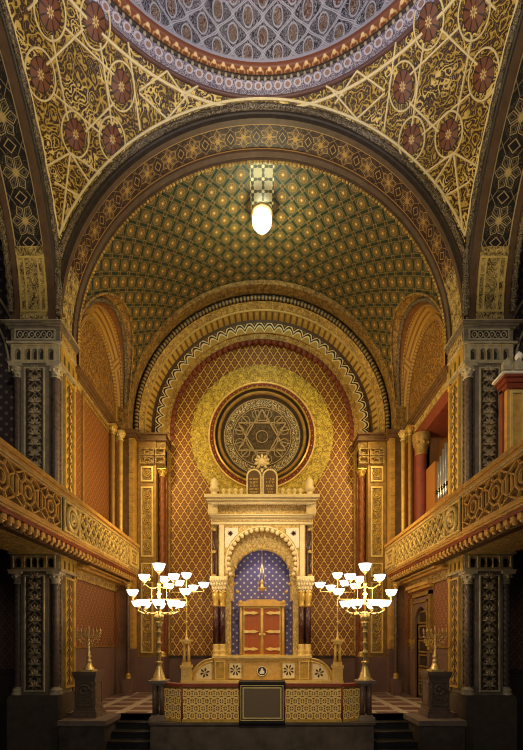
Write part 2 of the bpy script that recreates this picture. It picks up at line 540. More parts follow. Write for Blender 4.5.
D('lattice_low', p_lattice(.26, .32, (.17, .060, .026), (.34, .16, .055), bloom=(.27, .11, .035)), rough=.55, bump=.3)
D('lunette_band', p_bands(.11, (.20, .095, .022), (.40, .23, .05), .3, (.5, .3, .08)), rough=.5, bump=.3)
D('lunette', p_scroll((.13, .055, .014), (.38, .20, .042), 4.2, 7, .2), rough=.5, bump=.4)
D('disc', p_relief((.70, .53, .08), (.20, .13, .018), 8.5, (.90, .72, .2)), rough=.45, bump=.6)
D('tracery', p_tracery, rough=.4)
D('lead', p_plain((.38, .30, .17), .2), rough=.5)
D('maroon', p_plain((.16, .035, .018), .2), rough=.5)
D('lunette_red', p_relief((.26, .115, .03), (.13, .05, .018), 7) if False else p_plain((.19, .075, .024), .25), rough=.5)
D('cornice_brown', p_plain((.16, .085, .035), .3), rough=.5)
D('dado', p_stone((.15, .082, .062), (.19, .108, .08), 2.0), rough=.6)
D('dome', p_dome, rough=.5, bump=.3)
D('lilac', p_lilac, rough=.5)
D('redcove', p_redcove, rough=.45)
D('ring_brown', p_plain((.13, .06, .05), .2), rough=.45)
D('bead', p_plain((.45, .38, .30), .2), rough=.45)
D('checker', p_checker, rough=.35)
D('edge_stone', p_stone((.15, .11, .085), (.23, .17, .13)), rough=.55)
D('dark_stone', p_stone((.045, .034, .027), (.105, .078, .06), 3.5), rough=.5)
D('step_dark', p_plain((.010, .011, .010), .3), rough=.6)
D('floor_dark', p_plain((.05, .04, .035), .3), rough=.5)
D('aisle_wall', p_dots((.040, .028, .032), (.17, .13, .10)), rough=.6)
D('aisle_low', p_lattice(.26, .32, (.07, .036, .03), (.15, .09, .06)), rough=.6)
D('dark_wood', p_wood((.022, .014, .011), (.05, .03, .02)), rough=.5)
D('pedestal', p_stone((.10, .066, .05), (.18, .12, .085), 6), rough=.45)
D('pedestal_carve', p_relief((.22, .15, .09), (.07, .045, .03), 12), rough=.5, bump=.5)
D('rail', p_plain((.56, .31, .075), .25), rough=.4)
D('rail_red', p_plain((.22, .045, .02), .2), rough=.45)
D('soffit_red', p_plain((.20, .042, .022), .2), rough=.5)
D('par_bg', p_plain((.075, .033, .010), .3), rough=.55)
D('par_scroll', p_relief((.24, .12, .03), (.06, .026, .010), 11), rough=.5, bump=.4)
D('frieze_gold', p_relief((.58, .40, .12), (.16, .08, .025), 9, (.74, .56, .22)), rough=.45, bump=.5)
D('ark_gold', p_relief((.76, .55, .20), (.30, .18, .045), 12, (.86, .70, .36)), rough=.45, bump=.3)
D('ark_cream', p_plain((.82, .68, .38), .12, 10), rough=.5)
D('ark_white', p_plain((.80, .74, .60), .1), rough=.5)
D('ark_dark', p_plain((.05, .03, .02), .2), rough=.5)  # dark emblem ground; dark pieces stand in for pierced openings
D('stars', p_stars, rough=.6)
D('door_wood', p_wood((.20, .042, .010), (.42, .115, .024)), rough=.4)
D('base_wood', p_plain((.62, .37, .10), .2), rough=.4)
D('column_dark', p_stone((.035, .014, .016), (.085, .03, .03), 9), rough=.25)
D('openwork', p_openwork, rough=.45, bump=.6)
D('lectern_black', p_plain((.018, .015, .013), .3), rough=.4)
D('lectern_cloth', p_dots((.045, .033, .024), (.12, .085, .055), .045), rough=.8)
D('silver', p_plain((.55, .55, .56), .1), rough=.3, metal=.8)
D('organ_wood', p_wood((.26, .10, .025), (.38, .16, .04)), rough=.45)
D('black', (.008, .007, .006), rough=.7)
D('tablet', p_plain((.15, .09, .045), .2), rough=.5)
M['shade'] = glow('lit_glass', (1.0, .95, .82), 1.7)
M['shade'].cycles.emission_sampling = 'NONE'
M['globe'] = glow('globe_glass', (.96, 1.0, .86), 11.0)
# ---------------------------------------------------------------- main measures (metres)
K = 10.5/430
Y1, B = 10.5, 205*K                 # front arch plane, half width of the domed bay
YC, ZC = Y1-B, Z0+320*K             # bay centre, arch centre height
RS, RA = 202*K, 216*K               # arch soffit and archivolt radius
SP = sqrt(B*B+RA*RA)                # pendentive sphere
RV0, RV1 = 4.91, 4.64                # vault radius at its front and back end
HR = 217.2*K                          # height of the dome ring over the arch centres
YB = 11.35                          # back edge of the front arch
YV, ZB = 14.9, 10.73                # end of the vault, back arch centre height
YW = 16.05                          # lattice wall
XW = 4.95                           # side walls
FL = Z0-1.842                       # raised floor
def uvscale(mb, k):
    mb.uv = [[(a*k, b*k) for a, b in f] for f in mb.uv]; return mb
def arcdir(c, r, a, plane, d=0.0):
    return (c[0]+r*cos(a), c[1]+d, c[2]+r*sin(a)) if plane == 'y' else (c[0]+d, c[1]+r*cos(a), c[2]+r*sin(a))

# ---------------------------------------------------------------- dome and its cornice
dm = MB(); c0 = (0, YC, ZC)
rd = 183*K; zd = 228*K
dm.lathe(c0, [(rd*cos(a), zd+rd*1.05*sin(a)) for a in [pi/2*.98*k/18 for k in range(19)]], 96)
dome = struct(dm.build('ceiling_dome', M['dome']), 'tall dome lined with lilac and rust ogee arabesque above the ring cornice', 'dome')
cn = snode('trim_1', 'round lilac and rust cornice ring at the foot of the dome', 'cornice', (0, YC, ZC+HR))
def ring(name, prof, m, n=128):
    MB().lathe(c0, [(r*K, z*K) for r, z in prof], n).build(name, M[m], cn)
ring('fillet', [(205.5, 219.5), (204.5, 217.6), (201.5, 218.0), (201, 219.6)], 'ring_brown')
ring('scroll_band', [(201, 219.6), (199, 220.8), (195, 222.4), (193.6, 224.5)], 'lilac')
ring('cove', [(191, 226.5), (189.5, 225.6), (185.5, 225.0), (184, 226.8), (183, 228.5)], 'redcove')
bd = MB()
bd.lathe(c0, [(r*K, z*K) for r, z in ((193.6, 224.5), (193, 226.5), (191, 226.5))], 96)
bd.build('groove', M['arch_dark'], cn)
bd = MB()
nb = 190
for i in range(nb):
    a = 2*pi*i/nb
    if sin(a) > -.3: bd.ball((192.6*K*cos(a), YC+192.6*K*sin(a), ZC+224.8*K), .042, 6, 4)
bd.build('bead_moulding', M['bead'], cn)
bd = MB(); nb = 128
for i in range(nb):
    a = 2*pi*(i+.5)/nb
    if sin(a) > -.3: bd.ball((187.2*K*cos(a), YC+187.2*K*sin(a), ZC+225.2*K), .024, 6, 4)
bd.build('gilt_boss', M['gold_pale'], cn)

# ---------------------------------------------------------------- pendentives
def sph(px, py, lift=0.0):
    d = Vec(((px-CX)/F, 1, (HY-py)/F)); o = Vec((0, 0, Z0)); c = Vec(c0); oc = o-c
    a, b, q = d.dot(d), oc.dot(d), oc.dot(oc)-(SP-lift)**2
    t = (-b+sqrt(max(b*b-a*q, 0)))/a
    return o+d*t
def ribbon(mb, pts, w, lift=.035):
    """a raised strap lying on the pendentive"""
    c = Vec(c0); P = [Vec(p) for p in pts]; rows = []
    for i, p in enumerate(P):
        t = (P[min(i+1, len(P)-1)]-P[max(i-1, 0)]).normalized(); n = (c-p).normalized(); b = t.cross(n).normalized()
        hi = c+(p-c).normalized()*(SP-lift)
        rows.append([mb._p(q) for q in (p-b*w*.62, hi-b*w*.38, hi+b*w*.38, p+b*w*.62)])
    for i in range(len(P)-1):
        for k in range(3): mb.fi([rows[i][k], rows[i][k+1], rows[i+1][k+1], rows[i+1][k]])
def seg(mb, p, q, w=.036, n=8):
    mir = -1 if False else 1
    ribbon(mb, [sph(p[0]+(q[0]-p[0])*k/n, p[1]+(q[1]-p[1])*k/n) for k in range(n+1)], w)
MEDAL = [(429, 22), (474.5, 12), (484, 75), (403, 87), (412, 140), (449, 135)]
SEGS = [((441, 29), (478, 65)), ((461, 26), (410, 75)), ((424, 43), (412, 126)), ((472.5, 35), (456, 121)), ((471.5, 93), (422, 135)), ((410, 103), (439, 132)),
        ((396, 42), (384, 131)), ((385, 91), (357, 71)), ((385, 93), (357, 119)), ((344, 96), (326, 86)), ((357, 119), (330, 88)), ((357, 71), (335, 104)),
        ((424, 174), (454, 153)), ((454, 153), (477, 166)), ((454, 153), (434, 184)), ((454, 153), (463, 232)), ((446, 196), (470, 182)), ((487, 0), (497, 10))]
def pendentive(s):
    nm = 'left' if s < 0 else 'right'
    mb = MB(s); NA, NE = 44, 26; rows = []
    for i in range(NA+1):
        ph = pi/2*i/NA; m = max(sin(ph), cos(ph))
        e0 = acos(min(1, B/(SP*m))); e1 = asin(HR/SP)
        row = []
        for k in range(NE+1):
            e = e0+(e1-e0)*k/NE
            row.append((mb._p((SP*sin(ph)*cos(e), YC+SP*cos(ph)*cos(e), ZC+SP*sin(e))), (ph*SP, e*SP)))
        rows.append(row)
    for i in range(NA):
        for k in range(NE):
            q = [rows[i][k], rows[i+1][k], rows[i+1][k+1], rows[i][k+1]]
            mb.fi([a for a, b in q], [b for a, b in q], True)
    o = struct(mb.build('ceiling_pendentive', M['pendentive']), f'gilded scrollwork pendentive with white strapwork between dome and {nm} arches', 'pendentive')
    st = MB(s)
    for p, q in SEGS: seg(st, p, q)
    # borders along both arches and the ring
    def on(ph, e): return Vec((SP*sin(ph)*cos(e), YC+SP*cos(ph)*cos(e), ZC+SP*sin(e)))
    for lo, hi in ((0, pi/4), (pi/4, pi/2)):
        ribbon(st, [on(ph, acos(min(1, (B-.06)/(SP*max(sin(ph), cos(ph)))))) for ph in [lo+(hi-lo)*k/30 for k in range(31)]], .05)
    ribbon(st, [on(pi/2*k/60, asin((HR-.10)/SP)) for k in range(61)], .055)
    st.build('strapwork', M['strap'], o)
    for px, py in MEDAL:
        p = sph(px, py); c = Vec(c0); n = (c-p).normalized()
        t = n.cross(Vec((0, 0, 1))).normalized(); b = t.cross(n)
        md = MB(s); N = 28; r0 = .215; cc = p+n*.03
        ring_ = [cc+t*(r0*cos(2*pi*k/N))+b*(r0*1.2*sin(2*pi*k/N)) for k in range(N)]
        for k in range(N):
            k2 = (k+1) % N
            md.face([cc+n*.03, ring_[k], ring_[k2]], [(0, 0), (r0*cos(2*pi*k/N), r0*sin(2*pi*k/N)), (r0*cos(2*pi*k2/N), r0*sin(2*pi*k2/N))])
        me = md.build('rosette', M['rosette'], o)
        lb = MB(s); lb.tube([cc+t*(.30*cos(2*pi*k/N))+b*(.37*sin(2*pi*k/N)) for k in range(N)], .020, 5, closed=True)
        lb.build('rosette_rim', M['strap'], me)
    return o
for s in (-1, 1): pendentive(s)

# ---------------------------------------------------------------- great arches of the bay
fa = thing('arch', 'great round arch with gold star interlace on its soffit framing the apse', 'arch', (0, Y1, ZC))
cf = (0, Y1, ZC)
A0 = -.03
MB().arc(cf, [(RS, 0), (RS+.10, 0), (RS+.12, -.03), (RA, -.03)], A0, pi-A0, 96, xmax=B+.01).build('archivolt', M['arch_dark'], fa)
MB().tube([arcdir((0, 0, ZC), 211*K, pi*k/160, 'y', Y1-.05) if abs(211*K*cos(pi*k/160)) < B-.02 else
           ((B-.02)*(1 if k < 80 else -1), Y1-.05, ZC+211*K*sin(pi*k/160)) for k in range(2, 159)], .062, 10, lobes=3, twist=20, depth=.3).build('rope_moulding', M['rope'], fa)
MB().arc(cf, [(RS, 0), (RS, .12)], A0, pi-A0, 96).build('front_fillet', M['arch_brown'], fa)
MB().arc(cf, [(RS+.02, .12), (RS+.02, .69)], .30, pi-.30, 96).build('soffit_panel', M['star_band'], fa)
for a in (0, 1):
    lo, hi = (A0, .30) if a == 0 else (pi-.30, pi-A0)
    MB().arc(cf, [(RS+.02, .12), (RS+.02, .69)], lo, hi, 12).build('soffit_end_panel', M['gold_panel'], fa)
MB().arc(cf, [(RS+.02, .69), (RS-.03, .69), (RS-.06, .78), (RS-.02, .85), (RV0-.04, .86)], A0, pi-A0, 96).build('back_fillet', M['arch_brown'], fa)
th = MB()
for k in range(150):
    a = A0+(pi-2*A0)*(k+.5)/150
    p = arcdir(cf, RV0-.03, a, 'y', .90); th.ball(p, .05, 6, 4, (1, .9, 1))
th.build('bead_row', M['arch_gold'], fa)
for s in (-1, 1):
    nm = 'left' if s < 0 else 'right'
    sa = thing('arch', f'dark star-patterned arch spanning the {nm} gallery opening', 'arch', (s*B, YC, ZC))
    cs_ = (0, YC, ZC)
    def sarc(name, prof, m, a0=A0, a1=pi*.62, n=70, k=1.0):
        o = uvscale(MB(s).arc(cs_, prof, a0, a1, n, plane='x'), k).build(name, M[m], sa); return o
    MB(s).arc(cs_, [(RS, B), (RS+.10, B), (RS+.12, B-.03), (RA, B-.03)], A0, pi*.62, 80, plane='x', xmax=B+.01).build('archivolt', M['arch_dark'], sa)
    MB(s).tube([(B-.05, YC+min(211*K*cos(a), B-.02), ZC+211*K*sin(a)) for a in [pi*.62*k/110+.02 for k in range(111)]], .062, 10, lobes=3, twist=20, depth=.3).build('rope_moulding', M['rope'], sa)
    sarc('inner_fillet', [(RS, B), (RS, B+.14), (RS-.02, B+.15), (RS-.02, B+.17)], 'arch_brown')
    sarc('soffit_panel', [(RS+.02, B+.17), (RS+.02, B+.17+.70)], 'star_shaded', a0=.315, k=.57/.70)
    sarc('soffit_end_panel', [(RS+.02, B+.17), (RS+.02, B+.87)], 'gold_panel', a0=A0, a1=.315, n=10)
    for d_ in (B+.20, B+.34, B+.67, B+.81): sarc('end_panel_bar', [(RS+.02, d_), (RS-.0, d_), (RS-.0, d_+.04), (RS+.02, d_+.04)], 'gold_pale', a0=.03, a1=.27, n=8)
    for a_ in (.03, .265): sarc('end_panel_bar', [(RS-.0, B+.20), (RS-.0, B+.85)], 'gold_pale', a0=a_, a1=a_+.010, n=2)
    sarc('outer_fillet', [(RS+.02, B+.87), (RS-.03, B+.87), (RS-.03, B+.97), (RS, B+.98), (RS, B+1.08)], 'arch_brown')
    MB(s).tube([(B+1.06, YC+(RS-.05)*cos(a), ZC+(RS-.05)*sin(a)) for a in [pi*.62*k/110+.02 for k in range(111)]], .07, 8, lobes=3, twist=16, depth=.3).build('outer_rope', M['rope'], sa)

WZ_C = Z0+7.22
# ---------------------------------------------------------------- barrel vault with side lunettes
LY, LR, LZ = 13.125, 1.775, 11.0
def RVy(y): return RV0+(RV1-RV0)*(y-YB)/(YV-YB)
RV = RV1
NY, NT = 48, 72
def ztun(y): return LZ+sqrt(max(LR*LR-(y-LY)**2, 0))
def zgro(y): return LZ+1.22*sqrt(max(LR*LR-(y-LY)**2, 0))
va = MB(); rows = []
for j in range(NY+1):
    y = YB+(YV-YB)*(.5-.5*cos(pi*j/NY)); z = zgro(y); rv = RVy(y); t0 = asin((z-ZC)/rv)
    rows.append([(va._p((rv*cos(t), y, ZC+rv*sin(t))), ((t-pi/2)*RV, y)) for t in [t0+(pi-2*t0)*i/NT for i in range(NT+1)]])
for j in range(NY):
    for i in range(NT):
        q = [rows[j][i], rows[j][i+1], rows[j+1][i+1], rows[j+1][i]]
        va.fi([a for a, b in q], [b for a, b in q], True)
vault = struct(va.build('ceiling_vault', M['vault']), 'green and gold barrel vault with lattice of rosettes over the apse', 'vault')
MB().arc((0, 0, ZC), [(RVy(YB)-.02, YB+.02), (RVy(12.62)-.02, 12.62)], pi/2-.068, pi/2+.068, 8, plane='y').build('lit_crown_strip', M['crown'], vault)  # pale streak of globe light painted along the crown
for s in (-1, 1):
    tn = MB(s); rows = []; r2 = []
    for j in range(NY+1):
        y = YB+(YV-YB)*(.5-.5*cos(pi*j/NY)); z = ztun(y); zg = zgro(y); x = sqrt(RVy(y)**2-(zg-ZC)**2)
        a = atan2(z-LZ, y-LY)
        t3 = .34; rows.append([(tn._p((x, y, zg)), (a*LR, 0)), (tn._p((x+(XW-x)*t3, y, zg+(z-zg)*t3)), (a*LR, (XW+.05-x)*t3))])
        pa_ = Vec((x+(XW-x)*t3, LY+(y-LY)*.97, zg+(z-zg)*t3-.05)); pb_ = Vec((XW+.02, LY+(y-LY)*.86, LZ+(z-LZ)*.86)); r2.append([tuple(pa_), tuple(pa_.lerp(pb_, .36)), tuple(pb_)])
    for j in range(NY):
        q = [rows[j][0], rows[j+1][0], rows[j+1][1], rows[j][1]]
        tn.fi([a for a, b in q], [b for a, b in q], True)
    # groin edge moulding where vault and lunette meet
    tn.tube([tn_ for tn_ in [(sqrt(RVy(y)**2-(zgro(y)-ZC)**2)-.02, y, zgro(y)-.02) for y in [YB+.02+(YV-YB-.04)*(.5-.5*cos(pi*j/60)) for j in range(61)]]], .035, 6)
    tn.build('lunette_soffit', M['tunnel'], vault)
    q2 = MB(s)
    for j in range(NY): q2.face([r2[j][0], r2[j+1][0], r2[j+1][1], r2[j][1]], smooth=True)
    q2.build('lunette_splay', M['lunette_red'], vault)
    q3 = MB(s)
    for j in range(NY): q3.face([r2[j][1], r2[j+1][1], r2[j+1][2], r2[j][2]], smooth=True)
    q3.tube([a_[1] for a_ in r2], .03, 6); q3.build('lunette_gold_order', M['lunette_band'], vault)
    for ya, yb in ((YV-.10, YV+.02),): MB(s).box(4.62, XW+.1, ya, yb, WZ_C, LZ+.12).build('lunette_foot', M['tunnel'], vault)
    q2 = MB(s); q2.tube([(a_[0], a_[1], a_[2]) for a_, b_, c_ in r2], .06, 8, lobes=3, twist=18, depth=.25); q2.build('lunette_rope', M['rope'], vault)

# ---------------------------------------------------------------- side walls of the apse
WZ = dict(dado=Z0-.22, low=Z0+2.0, bal=Z0+2.2, cor0=Z0+6.95, cor1=Z0+7.22)
for s in (-1, 1):
    nm = 'left' if s < 0 else 'right'
    wl = snode(f'wall_{nm}', f'{nm} side wall of the apse with red lattice panel above the gallery', 'wall', (s*XW, LY, FL))
    def wb(name, m, x0, x1, y0, y1, z0, z1):
        return MB(s).box(x0, x1, y0, y1, z0, z1).build(name, M[m], wl)
    wd = MB(s)
    if s < 0:
        wd.box(XW, XW+.3, 11.3, 15.1, FL-.2, WZ['dado']); wd.build('dado', M['dado'], wl)
        wb('dado_rail', 'gold_dark', XW-.03, XW+.1, 11.3, 14.6, WZ['dado'], WZ['dado']+.04)
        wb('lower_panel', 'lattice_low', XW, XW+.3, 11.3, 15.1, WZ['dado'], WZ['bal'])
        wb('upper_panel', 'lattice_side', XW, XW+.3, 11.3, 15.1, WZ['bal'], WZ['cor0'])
        g = MB(s).frame('x', XW-.06, XW, 11.75, 14.2, Z0+3.0, WZ['cor0']-.12, .07); g.frame('x', XW-.03, XW, 11.87, 14.08, Z0+3.1, WZ['cor0']-.24, .05)
        g.build('panel_frame', M['gold_dark'], wl)
    else:
        D0, D1, DZ = 12.72, 13.75, Z0+.55           # door opening
        for y0, y1, z0, z1 in ((11.3, D0, FL-.2, 9), (D1, 15.1, FL-.2, 9)): 
            if z1 == 9: wd.box(XW, XW+.3, y0, y1, z0, WZ['dado'])
        wd.build('dado', M['dado'], wl)
        MB(s).box(XW-.03, XW+.1, 11.3, D0-.12, WZ['dado'], WZ['dado']+.04).box(XW-.03, XW+.1, D1+.12, 14.6, WZ['dado'], WZ['dado']+.04).build('dado_rail', M['gold_dark'], wl)
        MB(s).niche_plate('x', XW, XW+.3, 11.3, 15.1, WZ['dado'], WZ['bal'], [((D0+D1)/2, (D1-D0)/2, WZ['dado'], DZ)], 14).build('lower_panel', M['lattice_low'], wl)
        U0, U1 = 11.35, 13.05                        # organ recess
        wb('upper_panel', 'soffit_red', XW, XW+.3, U1+.42, 15.1, WZ['bal'], WZ['cor0'])
        wb('recess_lintel', 'soffit_red', XW, XW+1.5, 11.3, U1+.42, Z0+6.35, WZ['cor0'])
        wb('recess_back', 'black', XW+1.5, XW+1.6, 11.0, 13.6, WZ['bal'], WZ['cor0'])
        wb('recess_jamb', 'organ_wood', XW+.02, XW+1.5, U1+.42, U1+.5, WZ['bal'], Z0+6.35)
        wb('recess_floor', 'black', XW+.3, XW+1.5, 11.3, U1+.5, WZ['bal']-.1, WZ['bal'])
    c = MB(s)
    for x, z0, z1 in ((XW-.04, WZ['cor0'], Z0+7.04), (XW-.08, Z0+7.04, Z0+7.12), (XW-.13, Z0+7.12, Z0+7.17), (XW-.16, Z0+7.17, WZ['cor1'])):
        c.box(x, XW+.3, 11.3, 14.9, z0, z1)
    c.build('cornice', M['cornice_brown'], wl)
    MB(s).box(XW-.02, XW+.02, 11.35, 14.9, Z0+6.72, WZ['cor0']).build('frieze', M['frieze_gold'], wl)
    MB(s).box(XW+.07, XW+.35, 11.3, 15.2, WZ['cor0'], Z0+10.6).build('upper_wall', M['lunette_red'], wl)
    # lunette field and its round mouldings
    lf = MB(s); N = 40
    pts = [(LY+LR*cos(pi*k/N), LZ+LR*sin(pi*k/N)) for k in range(N+1)]
    lf.face([(XW+.04, y, z) for y, z in [(LY+LR, WZ['cor1']-.02)]+pts+[(LY-LR, WZ['cor1']-.02)]])
    lf.build('lunette', M['lunette'], wl)
    cl = (0, LY, LZ)
    def larc(name, prof, m, n=48):
        MB(s).arc(cl, [(r, XW+d) for r, d in prof], -.0, pi, n, plane='x').build(name, M[m], wl)
        q = MB(s)
        for r0, d0, r1, d1 in [(prof[k]+prof[k+1]) for k in range(len(prof)-1)]:
            for sg in (-1, 1):
                q.face([(XW+d0, LY+sg*r0, LZ), (XW+d1, LY+sg*r1, LZ), (XW+d1, LY+sg*r1, WZ['cor1']-.02), (XW+d0, LY+sg*r0, WZ['cor1']-.02)])
        q.build(name+'_foot', M[m], wl)
    larc('gold_order', [(1.55, -.03), (1.44, -.04), (1.40, .03)], 'lunette_band')

# ---------------------------------------------------------------- back wall: lattice field, stepped round arch, rose window
wbk = snode('wall_back', 'back wall of gilded diamond lattice under stepped round arch orders', 'wall', (0, YW, FL))
MB().box(-3.6, 3.6, YW, YW+.2, Z0-.63, Z0+11.4).build('lattice_field', M['lattice'], wbk)
MB().box(-3.6, 3.6, YW-.03, YW+.2, FL-.2, Z0-.63).build('dado', M['dado'], wbk)
MB().box(-3.45, 3.45, YW-.06, YW, Z0-.66, Z0-.58).build('dado_rail', M['arch_dark'], wbk)
cb = (0, 0, ZB)
def order(name, prof, m, n=96, ur=None):
    a0 = -asin(.44/4.2)
    o = MB().arc(cb, prof, a0, pi-a0, n, uref=ur).build(name, M[m], wbk); return o
order('outer_soffit', [(RV+.15, 14.86), (4.62, 14.88), (4.60, 14.9), (4.60, 15.3)], 'tunnel')
order('rope_hollow', [(4.60, 15.3), (4.60, 15.46), (4.40, 15.46)], 'arch_dark')
MB().tube([(4.49*cos(a), 15.36, ZB+4.49*sin(a)) for a in [-.1+(pi+.2)*k/150 for k in range(151)]], .075, 8, lobes=3, twist=15, depth=.28).build('rope_moulding', M['arch_rope'], wbk)
order('gold_order', [(4.41, 15.40), (4.245, 15.60)], 'arch_gold')
order('fillet', [(4.245, 15.60), (4.255, 15.57), (4.20, 15.57), (4.20, 15.62)], 'gold_pale')
order('voussoir_order', [(4.20, 15.60), (4.08, 15.85)], 'voussoir')
order('brown_order', [(4.08, 15.85), (3.93, 15.86)], 'arch_brown')
order('garland_order', [(3.93, 15.86), (3.93, 15.80), (3.58, 15.82)], 'wavy')
order('inner_gold_order', [(3.58, 15.82), (3.58, 15.88), (3.40, 15.90)], 'arch_gold')
q = MB(); n_ = 47
for k in range(n_):
    a = -.10+(pi+.20)*(k+.5)/n_
    q.ball((3.37*cos(a), 15.97, ZB+3.37*sin(a)), .135, 10, 6, (1, .6, 1))
q.build('scalloped_edge', M['scallop_red'], wbk)
order('inner_reveal', [(3.40, 15.90), (3.40, YW)], 'arch_gold')
# end wall over the arch, up to the vault
w = snode('window_1', 'round rose window with leaded star tracery in gilded disc frame', 'window', (0, YW, Z0+7.57))
cw = (0, 0, Z0+7.57)
def wring(name, prof, m, n=72): return MB().arc(cw, prof, 0, 2*pi, n).build(name, M[m], w)
N = 96; q = MB()
sc = [2.62+.05*abs(sin(pi*k/2)) for k in range(N)]
for k in range(N):
    a, b = 2*pi*k/N, 2*pi*(k+1)/N; r0, r1 = sc[k], sc[(k+1) % N]
    q.face([(1.95*cos(a), YW-.08, cw[2]+1.95*sin(a)), (r0*cos(a), YW-.08, cw[2]+r0*sin(a)), (r1*cos(b), YW-.08, cw[2]+r1*sin(b)), (1.95*cos(b), YW-.08, cw[2]+1.95*sin(b))])
    q.face([(r0*cos(a), YW-.08, cw[2]+r0*sin(a)), (r0*cos(a), YW, cw[2]+r0*sin(a)), (r1*cos(b), YW, cw[2]+r1*sin(b)), (r1*cos(b), YW-.08, cw[2]+r1*sin(b))])
q.build('gilded_disc', M['disc'], w)
wring('outer_bead', [(2.0, YW-.08), (1.99, YW-.16), (1.94, YW-.16), (1.93, YW-.12)], 'gold_pale')
wring('red_band', [(1.94, YW-.13), (1.78, YW-.12)], 'maroon')
q = MB()
for k in range(64):
    a = 2*pi*k/64; q.ball((1.86*cos(a), YW-.13, cw[2]+1.86*sin(a)), .022, 6, 4)
q.build('red_band_stud', M['gold'], w)
wring('middle_moulding', [(1.80, YW-.12), (1.79, YW-.2), (1.74, YW-.22), (1.72, YW-.18)], 'gold')
wring('dark_hollow', [(1.72, YW-.2), (1.69, YW-.1), (1.64, YW-.1)], 'arch_dark')
wring('inner_moulding', [(1.64, YW-.12), (1.62, YW-.18), (1.55, YW-.18), (1.50, YW-.10)], 'gold_dark')
wring('inner_hollow', [(1.52, YW-.14), (1.46, YW-.03), (1.42, YW-.02)], 'arch_dark')
q = MB(); N = 72
for k in range(N):
    a, b = 2*pi*k/N, 2*pi*(k+1)/N; r0 = 1.45
    q.face([(0, YW-.03, cw[2]), (r0*cos(a), YW-.03, cw[2]+r0*sin(a)), (r0*cos(b), YW-.03, cw[2]+r0*sin(b))], [(0, 0), (r0*cos(a), r0*sin(a)), (r0*cos(b), r0*sin(b))])
q.build('pane', M['tracery'], w)
q = MB()
for off in (pi/2, -pi/2):                              # six pointed star of lead bars
    T = [(1.02*cos(off+2*pi*k/3), cw[2]+1.02*sin(off+2*pi*k/3)) for k in range(3)]
    for k in range(3): q.bar('y', T[k], T[(k+1) % 3], .045, YW-.06, YW-.03)
for k in range(12):
    a = 2*pi*k/12+pi/12; q.tube([(.86*cos(a)+.15*cos(2*pi*j/12), YW-.045, cw[2]+.86*sin(a)+.15*sin(2*pi*j/12)) for j in range(12)], .016, 4, closed=True)
for rr in (1.08, .60, .22, 1.4):
    q.tube([(rr*cos(2*pi*k/48), YW-.045, cw[2]+rr*sin(2*pi*k/48)) for k in range(48)], .02, 5, closed=True)
for k in range(12):
    a = 2*pi*k/12+pi/12; q.bar('y', (.6*cos(a), cw[2]+.6*sin(a)), (1.08*cos(a), cw[2]+1.08*sin(a)), .03, YW-.06, YW-.03)
q.build('star_tracery', M['lead'], w)

# ---------------------------------------------------------------- floors
fm = MB(); fm.box(-10, 10, -.5, 17, -.2, 0)
struct(fm.build('floor', M['floor_dark']), 'dark main floor below the raised platform', 'floor')
pf = snode('floor_1', 'raised platform floor of cream and mauve checkered marble', 'floor', (0, 12, FL))
fm = MB()
fm.box(-6.2, 6.2, 10.85, 16.2, FL-.25, FL)
fm.build('checkered_floor', M['checker'], pf)
for s in (-1, 1):
    MB(s).box(3.56, 4.66, 9.78, 10.85, FL-.12, FL).build('edge_slab', M['edge_stone'], pf)
    MB(s).box(3.60, 4.64, 9.82, 10.85, 0, FL-.12).build('front_face', M['dark_stone'], pf)
MB().box(-3.6, 3.6, 10.9, 11.1, 0, FL-.25).build('riser_wall', M['dark_stone'], pf)

# ---------------------------------------------------------------- dim gallery and aisle beyond the piers
for s in (-1, 1):
    nm = 'left' if s < 0 else 'right'
    g = snode(f'wall_aisle_{nm}', f'dim dotted wall of the gallery and aisle beyond the {nm} pier', 'wall', (s*8, 11.3, 0))
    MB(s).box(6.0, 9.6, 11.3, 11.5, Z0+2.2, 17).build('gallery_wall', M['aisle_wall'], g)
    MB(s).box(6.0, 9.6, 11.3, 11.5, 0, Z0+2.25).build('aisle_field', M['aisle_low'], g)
    MB(s).box(9.5, 9.7, 0, 11.4, 0, 17).build('outer_wall', M['aisle_wall'], g)
    MB(s).box(5.1, 9.7, 3.0, 11.4, 16.6, 16.8).build('gallery_ceiling', M['arch_dark'], g)
    q = MB(s)
    q.tube([(9.2-2.75*0+ -2.9*cos(a)*1.0, 11.24, Z0+7.2+2.9*sin(a)) for a in [pi*.5*k/20 for k in range(21)]], .035, 6)
    q.tube([(9.2-2.6*cos(a), 11.24, Z0+7.0+2.6*sin(a)) for a in [pi*.5*k/20 for k in range(21)]], .03, 6)
    q.build('arch_moulding', M['pier_trim'], g)
    q = MB(s); q.box(6.0, 9.5, 11.0, 11.3, 0, Z0-.84)
    q.build('wainscot', M['dark_wood'], g)
    MB(s).box(5.98, 9.5, 10.95, 11.3, Z0-.84, Z0-.78).build('wainscot_rail', M['dark_wood'], g)
    q = MB(s)
    for k in range(4): q.frame('y', 10.97, 11.0, 6.08+k*.8, 6.78+k*.8, Z0-2.2, Z0-.95, .06)
    q.build('wainscot_panel_frame', M['dark_wood'], g)
    MB(s).box(4.9, 9.6, 3.0, 11.3, Z0+2.16, Z0+2.28).build('gallery_floor', M['arch_dark'], g)
